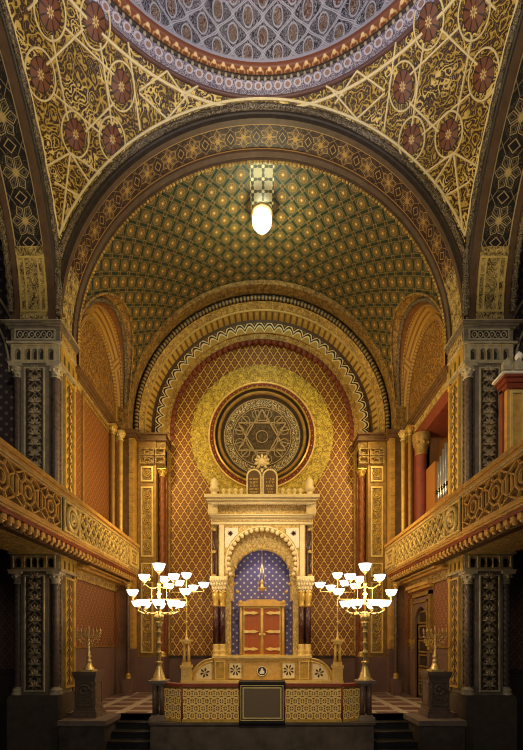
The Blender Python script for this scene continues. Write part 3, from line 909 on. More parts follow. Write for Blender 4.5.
# ---------------------------------------------------------------- clustered piers, upper and lower storey
def k1(py): return zat(py, Y1)                         # height of an image row in the pier face plane
def colonnette(par, s, x, y, z0, z1, r, shaft='shaft', trim='pier_trim', twist=14, name='colonnette', lob=3):
    h = z1-z0
    o = MB(s).tube([(x, y, z0+.18+(h-.42)*k/60) for k in range(61)], r*.82, 10, lobes=lob, twist=twist, depth=.2).build(name, M[shaft], par)
    MB(s).lathe((x, y, z0), [(r*1.35, 0), (r*1.35, .05), (r*1.05, .07), (r*1.25, .10), (r*1.25, .13), (r*.9, .16), (r*.9, .2)], 12).build('base', M[trim], o)
    b = MB(s)
    b.lathe((x, y, z1), [(r*.85, -.30), (r*1.1, -.28), (r*.85, -.26), (r*.9, -.2), (r*1.2, -.12), (r*1.45, -.06), (r*1.2, -.05)], 12)
    b.box(x-r*1.4, x+r*1.4, y-r*1.4, y+r*1.4, z1-.06, z1)
    for k in range(8):
        a = 2*pi*k/8; b.ball((x+r*1.15*cos(a), y+r*1.15*sin(a), z1-.13), r*.33, 6, 4)
    b.build('capital', M[trim], o)
    return o
def pier(s, upper):
    nm = 'left' if s < 0 else 'right'
    lab = (f'carved upper pier standing on the {nm} gallery under the great arch' if upper else f'carved lower pier on a dark plinth carrying the {nm} gallery')
    zb = Z0+2.2 if upper else 0.0
    p = thing('pier', lab, 'pillar', (s*5.5, 10.95, zb))
    X0, X1, YF, YBk = 4.93, 6.12, 10.5, 11.40
    def bx(name, m, *b): return MB(s).box(*b).build(name, M[m], p)
    if upper:
        zs0, zs1 = Z0+2.2, k1(364); zt = k1(318)
        c = MB(s)                                     # cornice: slab, cavetto, slab
        for e, a, b in ((.0, 322, 317.5), (.15, 326.2, 324.5), (.10, 328, 326.2), (.05, 330, 328)): c.box(X0-e*.6, X1+e, YF-e, YBk+.02, k1(a), k1(b))
        g = MB(s).frame('y', YF-.03, YF, X0+.05, X1-.05, k1(321.5), k1(318), .02); g.build('block_frame', M['pier_trim'], p)
        c.box(X0, X1+.02, YF, YBk, k1(325), k1(322)); c.build('cornice', M['pier_stone'], p)
        bx('cornice_edge', 'pier_trim', X0-.12, X1+.18, YF-.16, YBk, k1(324.5), k1(324))
        bx('frieze', 'pier_stone', X0, X1, YF-.02, YBk, k1(343), k1(328.5))
        g = MB(s).frame('y', YF-.05, YF-.02, X0+.10, X1-.10, k1(341), k1(330), .035)
        g.build('frieze_frame', M['pier_trim'], p)
        bx('frieze_field', 'pier_dark', X0+.13, X1-.13, YF-.028, YF, k1(340), k1(331))
        g = MB(s)
        for i in range(6):
            cx = X0+.24+i*.144
            g.tube([(cx+.062*cos(2*pi*k/14), YF-.035, k1(335.5)+.075*sin(2*pi*k/14)) for k in range(14)], .014, 5, closed=True)
            g.ball((cx, YF-.03, k1(335.5)), .022, 6, 4)
        g.build('ring_ornament', M['pier_trim'], p)
        bx('side_frieze', 'frieze_gold', X0-.015, X0, YF+.06, YBk-.06, k1(341), k1(330))
        bx('moulding', 'pier_trim', X0-.06, X1+.08, YF-.08, YBk, k1(345), k1(343))
        zn0, zn1 = k1(362.5), k1(345)
    else:
        zs0, zs1 = Z0+(640-695)*K, k1(571.5); zt = Z0+2.145
        c = MB(s); c.box(X0-.05, X1+.06, YF-.06, YBk, k1(554), zt); c.box(X0-.02, X1+.03, YF-.03, YBk, k1(555.5), k1(554))
        c.build('cornice', M['pier_trim'], p)
        zn0, zn1 = k1(569.5), k1(555.5)
        q = MB(s); q.box(X0-.0, X1+.04, YF-.12, YBk+.1, 0, zs0-.06); q.box(X0+.02, X1+.02, YF-.09, YBk+.06, zs0-.06, zs0)
        q.build('plinth', M['plinth'], p)
    # arcaded frieze with one, three and one niche
    hz = zn1-zn0
    fr_ = MB(s).niche_plate('y', YF-.03, YF+.08, X0, X1, zn0, zn1, [(X0+.22, .07, zn0+.05, zn0+hz*.58), (X0+.45, .066, zn0+.05, zn0+hz*.6), (X0+.61, .066, zn0+.05, zn0+hz*.6), (X0+.77, .066, zn0+.05, zn0+hz*.6), (X1-.17, .07, zn0+.05, zn0+hz*.58)], 10)
    fo = fr_.build('arcade_frieze', M['pier_trim'], p)
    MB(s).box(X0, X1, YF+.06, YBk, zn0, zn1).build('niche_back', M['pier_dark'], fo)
    g = MB(s)
    for a, b in ((X0+.10, X0+.33), (X0+.355, X0+.865), (X1-.30, X1-.05)): g.frame('y', YF-.055, YF-.03, a, b, zn0+.01, zn1-.01, .022)
    for cx in (X0+.53, X0+.69): g.box(cx-.012, cx+.012, YF-.05, YF-.03, zn0+.03, zn1-.06)
    g.build('niche_frame', M['gilt_line'], fo)
    MB(s).niche_plate('x', X0-.03, X0+.03, YF, YBk, zn0, zn1, [(YF+.18, .05, zn0+.04, zn0+hz*.6), (YF+.43, .05, zn0+.04, zn0+hz*.6), (YF+.68, .05, zn0+.04, zn0+hz*.6)], 8).build('side_arcade', M['gold'], p)
    bx('string_course', 'pier_trim', X0-.05, X1+.06, YF-.07, YBk, zn0-.05, zn0)
    zs1 = zn0-.05
    # shaft zone
    bx('core', 'pier_stone', X0+.06, X1-.06, YF+.20, YBk, zs0, zs1)
    bx('side_panel', 'pier_side', X0+.045, X0+.06, YF+.36, YBk-.14, zs0+.2, zs1-.15)
    g = MB(s).frame('x', X0+.0, X0+.06, YF+.30, YBk-.08, zs0+.12, zs1-.08, .055)
    g.build('side_frame', M['gold'], p)
    bx('side_edge', 'gold', X0, X0+.08, YBk-.07, YBk, zs0, zs1)
    bx('pilaster', 'pier_stone', X0+.28, X1-.24, YF, YF+.20, zs0, zs1)
    xa, xb = X0+.40, X1-.36
    fp = MB(s); fp.face([(xa, YF-.012, zs0+.12), (xb, YF-.012, zs0+.12), (xb, YF-.012, zs1-.12), (xa, YF-.012, zs1-.12)], [(0, 0), (.44, 0), (.44, zs1-zs0-.24), (0, zs1-zs0-.24)])
    fp.uv = [[(a*.42/.44, b) for a, b in f] for f in fp.uv]
    fp.build('carved_panel', M['pier_panel'], p)
    g = MB(s).frame('y', YF-.045, YF, xa-.035, xb+.035, zs0+.085, zs1-.085, .035)
    g.build('panel_frame', M['pier_trim'], p)
    L0 = None                                         # relief leaves standing off the carved panel
    n = int((zs1-zs0-.3)/.235); cx = (xa+xb)/2
    for i in range(n):
        z = zs0+.2+(zs1-zs0-.36)*i/(n-1)
        if L0:
            o = L0.copy(); COL.objects.link(o); o.parent = p; o.location.z = z-zl; continue
        leaf = MB(s); zl = z
        for sg in (-1, 1):
            for sp_, ln in ((.5, .15), (1.1, .16)):
                leaf.tube([(cx+sg*(.015+ln*sin(sp_)*t), YF-.024-.012*sin(pi*t), z+ln*cos(sp_)*t-.05*t*t*(sp_ > 1)) for t in (0, .25, .5, .75, 1)], [.012, .024, .030, .022, .006], 6)
        leaf.ball((cx, YF-.026, z+.08), .036, 6, 4, (.8, .6, 1.9))
        L0 = leaf.build('carved_leaf', M['pier_leaf'], p)
    colonnette(p, s, X0+.15, YF+.10, zs0, zs1, .115)
    colonnette(p, s, X1-.12, YF+.10, zs0, zs1, .115)
    colonnette(p, s, X0+.05, YBk-.02, zs0, zs1, .05, 'gold', 'gold', 10, 'side_colonnette')
    return p
for s in (-1, 1):
    pier(s, True); pier(s, False)

# ---------------------------------------------------------------- galleries
def balcony(s):
    nm = 'left' if s < 0 else 'right'
    g = thing('balcony', f'long gilded gallery parapet with strapwork panels along the {nm} side', 'balcony', (s*4.6, 9, Z0+2.1))
    X = 4.25; YA, YJ, YP, YE0, YE = 3.2, 9.14, 9.98, 13.55, 14.62
    def bx(name, m, *b): return MB(s).box(*b).build(name, M[m], g)
    q = MB(s); q.box(X-.10, X+.22, YA, YE, Z0+3.13, Z0+3.217); q.box(X-.05, X+.2, YA, YE, Z0+3.06, Z0+3.13)
    q.build('rail', M['rail'], g)
    bx('under_rail', 'gilt_line', X-.075, X+.1, YA, YE, Z0+3.035, Z0+3.062)
    bx('nave_panel', 'par_scroll', X+.03, X+.16, YA, YJ-.02, Z0+2.30, Z0+3.05)
    bx('apse_panel', 'par_bg', X+.03, X+.16, YP, YE0, Z0+2.30, Z0+3.05)
    bx('joint', 'pier_dark', X-.02, X+.1, YJ-.02, YJ+.01, Z0+2.25, Z0+3.12)
    bx('roundel_panel', 'frieze_gold', X-.0, X+.16, YJ+.01, YP, Z0+2.30, Z0+3.05)
    bx('end_panel', 'frieze_gold', X-.06, X+.16, YE0, YE, Z0+2.28, Z0+3.06)
    q = MB(s).frame('x', X-.10, X-.06, YE0+.1, YE-.1, Z0+2.38, Z0+2.96, .06); q.frame('x', X-.09, X-.06, YE0+.28, YE-.28, Z0+2.52, Z0+2.82, .04)
    q.build('end_panel_frame', M['gold_pale'], g)
    cy, cz = (YJ+YP)/2+.02, Z0+2.675
    q = MB(s)
    q.tube([(X-.03, cy+.25*cos(2*pi*k/28), cz+.25*sin(2*pi*k/28)) for k in range(28)], .05, 6, closed=True)
    q.tube([(X-.04, cy+.13*cos(2*pi*k/20), cz+.13*sin(2*pi*k/20)) for k in range(20)], .03, 6, closed=True)
    q.ball((X-.02, cy, cz), .08, 10, 6); q.frame('x', X-.04, X, YJ+.03, YP-.02, Z0+2.33, Z0+3.03, .05)
    q.build('roundel', M['gold_pale'], g)
    # interlaced straps on the nave panels
    t = MB(s); d0, d1 = X-.015, X+.03; L = .82; n = int((YJ-YA)/L)
    z0, z1, zm = Z0+2.34, Z0+3.02, Z0+2.68
    for i in range(n):
        y = YJ-.1-L*(i+.5)
        if y-L/2 < YA: break
        o8 = [(y+.235*cos(pi/8+pi*k/4), zm+.235*sin(pi/8+pi*k/4)) for k in range(8)]
        i8 = [(y+.12*cos(pi*k/4), zm+.12*sin(pi*k/4)) for k in range(8)]
        for k in range(8):
            t.bar('x', o8[k], o8[(k+1) % 8], .035, d0, d1); t.bar('x', i8[k], i8[(k+1) % 8], .03, d0, d1)
        for sy in (-1, 1):
            for sz in (-1, 1):
                t.bar('x', (y+sy*.09, zm+sz*.22), (y+sy*.16, zm+sz*.33), .03, d0, d1)
                t.bar('x', (y+sy*.22, zm+sz*.09), (y+sy*.41, zm+sz*.20), .03, d0, d1)
                t.bar('x', (y+sy*.16, zm+sz*.33), (y+sy*.41, zm+sz*.20), .03, d0, d1)
            t.bar('x', (y+sy*.33, zm-.14), (y+sy*.33, zm+.14), .03, d0, d1)
    t.frame('x', d0, d1, YA, YJ-.03, z0-.03, z1+.03, .04)
    t.build('strapwork', M['rail'], g)
    # pierced diamonds on the apse panel
    t = MB(s); n = 11; L = (YE0-YP)/n; h = (Z0+3.02-(Z0+2.34))/2
    for i in range(n):
        for j in range(2):
            y, z = YP+L*(i+.5), Z0+2.34+h*(j+.5)
            for sg in (-1, 1): t.bar('x', (y-L/2, z-sg*h/2), (y+L/2, z+sg*h/2), .045, X-.03, X+.03)
    for i in range(n+1):
        for j in range(3):
            t.ball((X-.0, YP+L*i, Z0+2.34+h*j), .055, 6, 4)
    for i in range(n):
        for j in range(2): t.ball((X+.02, YP+L*(i+.5), Z0+2.34+h*(j+.5)), .075, 8, 5, (.6, 1, 1.3))
    t.frame('x', X-.03, X+.03, YP, YE0, Z0+2.31, Z0+3.05, .05)
    t.build('diamond_lattice', M['gold_pale'], g)
    # foot mouldings, brackets and soffit
    q = MB(s); q.box(X-.04, X+.3, YA, YE, Z0+2.24, Z0+2.30); q.box(X+.0, X+.3, YA, YE, Z0+2.20, Z0+2.24)
    q.build('foot_moulding', M['rail'], g)
    bx('red_fascia', 'rail_red', X+.04, X+.3, YA, YE, Z0+2.13, Z0+2.20)
    q = MB(s); y = YA+.1
    while y < YE-.1:
        q.box(X+.07, X+.30, y, y+.115, Z0+2.03, Z0+2.13); q.ball((X+.14, y+.058, Z0+2.03), .06, 8, 5); y += .215
    q.build('dentil_course', M['rail'], g)
    bx('dentil_ground', 'par_bg', X+.22, X+.4, YA, YE, Z0+1.98, Z0+2.13)
    q = MB(s); q.box(X+.32, XW, 11.42, YE+.2, Z0+1.93, Z0+1.99); q.box(X+.45, XW, 11.3, YE+.2, Z0+1.87, Z0+1.93)
    q.build('lower_moulding', M['rail'], g)
    q = MB(s); q.box(X+.36, 5.95, YA, 10.42, Z0+2.08, Z0+2.15); q.box(X+.3, XW, 11.36, YE+.2, Z0+1.99, Z0+2.12)
    q.build('soffit', M['frieze_gold'], g)
    bx('lower_frieze', 'frieze_gold', XW-.06, XW, 11.36, 14.5, Z0+1.62, Z0+1.87)
    bx('deck', 'arch_dark', X+.16, XW-.06, YA, YE, Z0+2.13, Z0+2.26)
for s in (-1, 1): balcony(s)

# ---------------------------------------------------------------- pilasters, columns and corner strips at the back of the apse
for s in (-1, 1):
    nm = 'left' if s < 0 else 'right'
    lo, zi = Z0-.60, Z0+7.02
    p = thing('pilaster', f'gilded panelled pilaster with red column beside the lattice wall, {nm} of the ark', 'pilaster', (s*3.95, 15.3, FL))
    def bx(name, m, *b): return MB(s).box(*b).build(name, M[m], p)
    bx('plinth', 'dado', 3.45, 4.42, 15.14, YW, FL, lo)
    bx('body', 'gold_dark', 3.74, 4.40, 15.2, YW, lo, zi)
    bx('recess', 'shaft_red', 3.45, 3.76, 15.62, YW, lo, zi)
    bx('inner_strip', 'arch_gold', 3.40, 3.50, 15.86, YW, lo, Z0+7.2)
    zs = [lo+.06, Z0+1.55, Z0+2.2, Z0+5.55, Z0+6.42]
    g = MB(s); fld = MB(s)
    for a, b in ((zat(653, 15.2), zat(582, 15.2)), (zat(577, 15.2), zat(563, 15.2)), (zat(557, 15.2), zat(487, 15.2)), (zat(482, 15.2), zat(467, 15.2))):
        g.frame('y', 15.14, 15.2, 3.84, 4.27, a, b, .05)
        fld.box(3.89, 4.22, 15.185, 15.2, a+.05, b-.05)
        n = max(1, int((b-a)/.42))
        for i in range(n):
            z = a+.08+(b-a-.16)*(i+.5)/n; lf = MB(s)
            for r in (.14, .08):
                lf.tube([(4.055+r*cos(pi+pi*k/10), 15.175, z+.10+r*1.35*sin(pi+pi*k/10)) for k in range(11)], .017, 5)
            lf.ball((4.055, 15.175, z+.06), .04, 6, 4); lf.build('panel_motif', M['gold'], p)
    g.build('panel_frame', M['gold_pale'], p); fld.build('panel_field', M['pier_frieze'], p)
    # impost with boxed panels
    q = MB(s)
    q.box(3.36, 4.44, 15.12, YW, zi, zi+.05); q.box(3.40, 4.42, 15.16, YW, zi+.05, Z0+7.22); q.box(3.36, 4.46, 15.06, YW, Z0+7.22, Z0+7.27)
    q.build('impost', M['cornice_brown'], p)
    q = MB(s)
    for z0, z1 in ((zat(456.5, 15.2), zat(449, 15.2)), (zat(464.5, 15.2), zat(457.5, 15.2))):
        q.frame('y', 15.10, 15.2, 3.80, 4.30, z0, z1, .04); q.frame('y', 15.12, 15.2, 3.95, 4.15, z0+.06, z1-.06, .03); q.frame('y', 15.10, 15.5, 3.42, 3.76, z0, z1, .04)
    q.build('boxed_panel', M['frieze_gold'], p)
    MB(s).box(3.42, 3.78, 15.25, YW, zat(466, 15.2), zi).build('capital_block', M['pier_frieze'], p)
    colonnette(p, s, 3.60, 15.48, lo, zat(466, 15.2), .12, 'shaft_red', 'gold', 9, 'red_column', 2)
    # corner strip
    c = thing('pilaster', f'narrow brown and gold corner strip beside the {nm} gallery end', 'pilaster', (s*4.6, 15, FL))
    MB(s).box(4.42, 4.62, 14.90, 15.3, lo+.3, Z0+7.0).build('striped_face', M['rail'], c)
    q = MB(s)
    z = lo+.4
    while z < Z0+6.9: q.box(4.45, 4.59, 14.87, 14.9, z, z+.11); z += .2
    q.build('gilt_block', M['gold'], c)
    MB(s).box(4.40, 4.98, 14.92, 15.3, FL, lo+.3).build('foot', M['dado'], c)
    MB(s).box(4.62, 4.98, 14.94, 15.3, lo+.3, Z0+7.0).build('side_face', M['cornice_brown'], c)
    q = MB(s); q.box(4.36, 5.0, 14.84, 15.3, Z0+7.0, Z0+7.12); q.box(4.30, 5.0, 14.76, 15.3, Z0+7.12, Z0+7.24)
    q.build('capital', M['cornice_brown'], c)
    # gilt upper corner columns on the gallery
    u = thing('column', f'slender gilt column rising from the {nm} gallery end to the wall cornice', 'column', (s*4.72, 14.35, Z0+2.26))
    colonnette(u, s, 4.72, 14.35, Z0+2.26, Z0+6.95, .10, 'gold', 'gold_pale', 0, 'shaft', 0)
    u2 = thing('column', f'gilt wall column behind the slender one on the {nm} gallery', 'column', (s*4.82, 13.9 if s < 0 else 14.0, Z0+2.26))
    colonnette(u2, s, 4.82, 13.9 if s < 0 else 14.0, Z0+2.26, Z0+6.95, .085, 'gold_dark', 'gold', 0, 'shaft', 0)
    # thin column carrying the gallery end
    l = thing('column', f'thin dark column on the checkered floor carrying the {nm} gallery end', 'column', (s*4.47, 14.35, FL))
    MB(s).box(4.33, 4.61, 14.21, 14.49, FL, FL+.55).build('pedestal', M['dado'], l)
    colonnette(l, s, 4.47, 14.35, FL+.55, Z0+1.93, .075, 'shaft', 'gold', 12, 'shaft', 3)
    # end wall segments over the gallery between pier orders and corner
# ---------------------------------------------------------------- right gallery: organ and cabinet; right doorway
og = thing('organ', 'organ with silver pipes in the red recess of the right gallery', 'organ', (5.3, 12, Z0+2.2))
MB().box(5.02, 5.35, 12.50, 13.15, Z0+2.2, Z0+5.2).build('case', M['organ_wood'], og)
MB().box(5.0, 5.4, 11.45, 13.25, Z0+2.2, Z0+3.95).build('case_front', M['organ_wood'], og)
for i in range(6):
    y = 12.42-.17*i; h = (1.15, 1.28, 1.4, 1.5, 1.42, 1.3)[i]
    o = MB().tube([(5.12, y, Z0+3.95), (5.12, y, Z0+4.2), (5.12, y, Z0+4.25), (5.12, y, Z0+3.95+h)], [.025, .06, .06, .06], 10).build('organ_pipe', M['silver'], og)
    MB().box(5.03, 5.06, y-.03, y+.03, Z0+4.22, Z0+4.33).build('pipe_mouth', M['black'], o)
rc = thing('column', 'red column with dark capital framing the organ recess', 'column', (4.98, 13.28, Z0+2.26))
MB().lathe((4.93, 13.3, Z0+2.26), [(.2, 0), (.2, .1), (.165, .15), (.165, 3.45)], 16).build('shaft', M['soffit_red'], rc)
q = MB(); q.lathe((4.93, 13.3, Z0+5.70), [(.17, 0), (.19, .05), (.17, .1), (.22, .3), (.28, .5), (.28, .64)], 16)
for k in range(8): q.ball((4.93+.21*cos(pi*k/4), 13.3+.21*sin(pi*k/4), Z0+6.05), .06, 6, 4)
q.build('capital', M['gold_dark'], rc)
cb_ = thing('cabinet', 'tall ochre cabinet with red crested cornice on the right gallery', 'cabinet', (5.6, 9.3, Z0+2.28))
x0, x1, y0, y1 = 5.33, 6.4, 9.35, 9.60
MB().box(x0, x1, y0, y1, Z0+2.28, zat(385, 9.3)).build('body', M['rail'], cb_)
q = MB()
for k in range(3): q.frame('y', y0-.04, y0, x0+.06+k*.35, x0+.36+k*.35, Z0+3.0, zat(390, 9.3), .05)
q.build('panel_frame', M['gold_pale'], cb_)
MB().box(x0-.04, x0, y0+.12, y1, Z0+2.28, zat(385, 9.3)).build('red_edge', M['rail_red'], cb_)
q = MB()
for k, (a, b) in enumerate(((385, 380), (380, 376), (376, 371))): q.box(x0-.04-.05*k, x1+.1, y0-.05-.05*k, y1, zat(a, 9.2), zat(b, 9.2))
q.build('red_cornice', M['rail_red'], cb_)
MB().box(x0-.2, x1+.1, y0-.2, y1, zat(371, 9.1), zat(369, 9.1)).build('pale_edge', M['ark_white'], cb_)
q = MB()
for k in range(6):
    q.prism([(x0-.22+k*.24, zat(369, 9.1)), (x0-.04+k*.24, zat(369, 9.1)), (x0-.04+k*.24, zat(362, 9.1)), (x0-.13+k*.24, zat(357, 9.1)), (x0-.22+k*.24, zat(362, 9.1))], 'y', y0-.25, y0-.15)
q.build('crest', M['pier_trim'], cb_)
MB().lathe((x0+.15, y0-.18, zat(358, 9.1)), [(.05, -.1), (.04, 0), (.08, .04), (.08, .1), (.0, .2)], 10).build('finial', M['ark_white'], cb_)

dr = snode('door_1', 'dark doorway with horseshoe arch and gilt bracketed frame in the right wall', 'door', (XW, 13.2, FL))
yc, hw = 13.235, .515
MB().box(XW+.06, XW+.2, yc-hw-.02, yc+hw+.02, FL, Z0+1.15).build('leaf', M['dark_wood'], dr)
q = MB()
for k in range(6): q.frame('x', XW+.03, XW+.06, yc-hw+.06, yc+hw-.06, FL+.1+k*.45, FL+.5+k*.45, .05)
q.build('leaf_panel_frame', M['gold_dark'], dr)
q = MB(); q.box(XW-.06, XW+.12, yc-hw-.16, yc-hw, FL, Z0+.1); q.box(XW-.06, XW+.12, yc+hw, yc+hw+.16, FL, Z0+.1)
q.build('jamb', M['dado'], dr)
MB().niche_plate('x', XW-.07, XW+.12, yc-hw-.1, yc+hw+.1, Z0+.1, Z0+1.30, [(yc, hw, Z0+.1, Z0+.50)], 16, 1.0).build('arch_surround', M['dado'], dr)
q = MB()
for d, e, z, w_ in ((.10, .28, 1.45, .11), (.12, .12, 1.20, .05)):
    q.box(XW-d, XW, yc-hw-e, yc-hw-e+w_, Z0-.05, Z0+z); q.box(XW-d, XW, yc+hw+e-w_, yc+hw+e, Z0-.05, Z0+z); q.box(XW-d, XW, yc-hw-e, yc+hw+e, Z0+z-w_, Z0+z)
q.build('surround_frame', M['gold_dark'], dr)
q = MB(); q.box(XW-.22, XW, yc-hw-.42, yc+hw+.42, Z0+1.62, Z0+1.72); q.box(XW-.15, XW, yc-hw-.36, yc+hw+.36, Z0+1.54, Z0+1.62)
q.build('hood', M['rail'], dr)
for sg in (-1, 1):
    q = MB()
    for k, (r, z) in enumerate(((.05, -.38), (.08, -.28), (.11, -.18), (.14, -.08))): q.box(XW-r*1.2, XW, yc+sg*(hw+.15)-r, yc+sg*(hw+.15)+r, Z0+z, Z0+z+.1)
    q.build('bracket', M['gold'], dr)
# ---------------------------------------------------------------- the ark
YK = 14.7; u = YK/F
def ky(py, Y=YK): return zat(py, Y)
ark = thing('ark', 'tall cream and gold ark with arched blue niche, dark columns and wooden doors', 'ark', (0, 15.2, FL))
def ab(name, m, *boxes, par=None):
    q = MB()
    for b in boxes: q.box(*b)
    return q.build(name, M[m], par or ark)
def sb(hx0, hx1, y0, y1, pa, pb, Y=YK):
    """a mirrored pair of boxes from half widths and image rows"""
    k = Y/F
    return [(sg*hx0*k, sg*hx1*k, y0, y1, zat(pb, Y), zat(pa, Y)) for sg in (-1, 1)]
def cb2(hx, y0, y1, pa, pb, Y=YK):
    k = Y/F
    return (-hx*k, hx*k, y0, y1, zat(pb, Y), zat(pa, Y))
co = ab('cornice', 'ark_cream', cb2(56.5, YK-.32, YW, 497, 500), cb2(55, YK-.26, YW, 500, 502.5), cb2(53, YK-.20, YW, 502.5, 505), cb2(51, YK-.1, YW, 516, 518), cb2(53, YK-.14, YW, 515, 516.2))
ab('dentil', 'ark_white', *[(x*u*2.2-.02, x*u*2.2+.02, YK-.24, YK-.18, ky(506.5), ky(505)) for x in range(-22, 23)], par=co)
fz = ab('frieze', 'ark_gold', cb2(49, YK-.06, YW, 505, 515))
for b_ in sb(44, 53.5, YK-.16, YW, 505, 515): ab('frieze_block', 'ark_cream', b_, par=fz)
ab('architrave', 'ark_cream', cb2(51, YK-.03, YW, 518, 524.5)); ab('architrave_line', 'ark_gold', cb2(50, YK-.05, YK-.03, 520, 521.5))
# arched front
q = MB(); zc = ky(563); r1 = 34*u
q.niche_plate('y', YK, YK+.25, -42*u, 42*u, ky(578), ky(524.5), [(0, r1, ky(578), zc)], 28)
q.build('arch_front', M['ark_gold'], ark)
q = MB()
for k in range(25):
    a = -.35+(pi+.7)*k/24; q.ball((33.5*u*cos(a), YK-.01, zc+33.5*u*sin(a)), .075, 8, 5, (1, .8, 1))
q.build('scalloped_arch_edge', M['ark_cream'], ark)
MB().tube([(36*u*cos(a), YK-.01, zc+36*u*sin(a)) for a in [-.3+(pi+.6)*k/40 for k in range(41)]], .035, 6).build('arch_bead', M['ark_cream'], ark)
for sg in (-1, 1):
    q = MB(); pts = [(sg*24*u, ky(528)), (sg*37*u, ky(528)), (sg*37*u, ky(548))]
    pts += [(sg*37.5*u*cos(a), zc+37.5*u*sin(a)) for a in (.42, .6, .75, .87)]
    q.prism(pts, 'y', YK-.03, YK+.01); o = q.build('spandrel', M['ark_white'], ark)
    s_ = MB(); cx, cz = sg*31.6*u, ky(533.5)
    for k in range(4):
        a = pi*k/4; s_.bar('y', (cx-.085*cos(a), cz-.085*sin(a)), (cx+.085*cos(a), cz+.085*sin(a)), .03, YK-.045, YK-.03)
    s_.build('spandrel_star', M['column_dark'], o)
for b_ in sb(38, 42.5, YK-.05, YK+.3, 525, 578): ab('cream_strip', 'ark_cream', b_)
for b_ in sb(42.5, 51, YK+.06, YW, 524.5, 578): ab('side_return', 'ark_gold', b_)
for sg in (-1, 1):
    MB().tube([(sg*48*u, YK+.0, ky(530)), (sg*48*u, YK+.0, ky(577))], .055, 8).build('slim_column', M['column_dark'], ark)
    MB().tube([(sg*44.6*u, YK+.02, ky(526)), (sg*44.6*u, YK+.02, ky(577))], .03, 8).build('slim_column', M['column_dark'], ark)
for sg in (-1, 1):
    q = MB()
    for z in (530, 552, 576): q.lathe((sg*48*u, YK, ky(z)), [(.06, -.05), (.085, -.02), (.085, .02), (.06, .05)], 8)
    q.build('slim_column_ring', M['ark_gold'], ark)
# inner gold order and blue niche
q = MB(); q.niche_plate('y', YK+.25, YK+.55, -42*u, 42*u, ky(600), ky(526), [(0, 29*u, ky(600), ky(576))], 28)
q.build('inner_arch', M['ark_gold'], ark)
q = MB()
for k in range(15):
    a = -.55+(pi+1.1)*k/14; q.ball((29*u*cos(a), YK+.26, ky(576)+29*u*sin(a)), .06, 8, 5)
q.build('inner_arch_edge', M['gold'], ark)
for b_ in sb(31.5, 37, YK+.2, YK+.9, 600, 657): ab('niche_jamb', 'ark_gold', b_)
nb_ = MB(); nb_.box(-36*u, 36*u, YK+.9, YK+.98, ky(657), ky(530)); nb_.build('blue_niche', M['stars'], ark)
# capitals, columns and bases
for sg in (-1, 1):
    q = MB()
    for j, (ya, yb, h0, h1) in enumerate(((577, 581, 34.5, 51.5), (581, 585, 35, 51), (585, 589, 35.8, 50), (589, 592, 37, 49))):
        q.box(sg*h0*u, sg*h1*u, YK-.22+.05*j, YK+.6, ky(yb), ky(ya))
        for i in range(7-j):
            x = h0+(h1-h0)*(i+.5)/(7-j); q.ball((sg*x*u, YK-.22+.05*j, ky(yb)+.02), .055, 6, 4, (1, .7, 1.2))
    q.build('muqarnas_capital', M['ark_cream'], ark)
    for x, y in ((39.5, YK), (46, YK), (39.5, YK+.4), (46, YK+.4)):
        c = MB(); c.tube([(sg*x*u, y, ky(644)), (sg*x*u, y, ky(606))], .10, 14); c = c.build('column', M['column_dark'], ark)
        t = MB(); t.lathe((sg*x*u, y, ky(606)), [(.10, -.03), (.12, -.0), (.095, .05), (.10, .15), (.14, .32), (.15, .40), (.12, .48)], 12)
        t.box(sg*x*u-.13, sg*x*u+.13, y-.13, y+.13, ky(592.5), ky(591.5))
        t.build('capital', M['gold'], c)
        t = MB(); t.lathe((sg*x*u, y, ky(657)), [(.15, 0), (.15, .08), (.11, .12), (.14, .18), (.14, .22), (.105, .28), (.12, .36), (.10, .45)], 12); t.build('base', M['gold_pale'], c)
# wooden cabinet
cab = ab('cabinet', 'gold', cb2(22.5, YK+.35, YK+.9, 605, 657, YK+.35))
kb = (YK+.3)/F
for sg in (-1, 1):
    d = MB(); d.box(sg*.5*kb, sg*18.5*kb, YK+.29, YK+.35, zat(655, YK+.3), zat(607.5, YK+.3)); d = d.build('door', M['door_wood'], cab)
    MB().frame('y', YK+.27, YK+.29, *(sorted((sg*.6*kb, sg*18.4*kb))), zat(655, YK+.3), zat(607.5, YK+.3), .03).build('door_rim', M['gold'], d)
    for py in (613, 631.6, 649):
        z = zat(py, YK+.28); h = MB()
        h.prism([(sg*18*kb, z-.06), (sg*18*kb, z+.06), (sg*12*kb, z+.035), (sg*8*kb, z+.06), (sg*3.2*kb, z), (sg*8*kb, z-.06), (sg*12*kb, z-.035)], 'y', YK+.24, YK+.29); h.build('hinge', M['gold_pale'], d)
    h = MB(); h.ball((sg*2.2*kb, YK+.25, zat(634.5, YK+.3)), .045, 8, 6); h.bar('y', (sg*.9*kb, zat(634.5, YK+.3)), (sg*3.4*kb, zat(634.5, YK+.3)), .03, YK+.25, YK+.29); h.build('knob', M['gold_pale'], d)
MB().tube([(0, YK+.27, zat(655, YK+.3)), (0, YK+.27, zat(608, YK+.3))], .025, 6).build('middle_bar', M['gold_pale'], cab)
q = MB(); q.box(-23.5*kb, 23.5*kb, YK+.22, YK+.9, zat(606.5, YK+.3), zat(604, YK+.3))
q.prism([(-21*kb, zat(604, YK+.3)), (-20*kb, zat(601.5, YK+.3)), (-16*kb, zat(601.2, YK+.3)), (-13*kb, zat(599.5, YK+.3)), (13*kb, zat(599.5, YK+.3)), (16*kb, zat(601.2, YK+.3)), (20*kb, zat(601.5, YK+.3)), (21*kb, zat(604, YK+.3))], 'y', YK+.26, YK+.88)
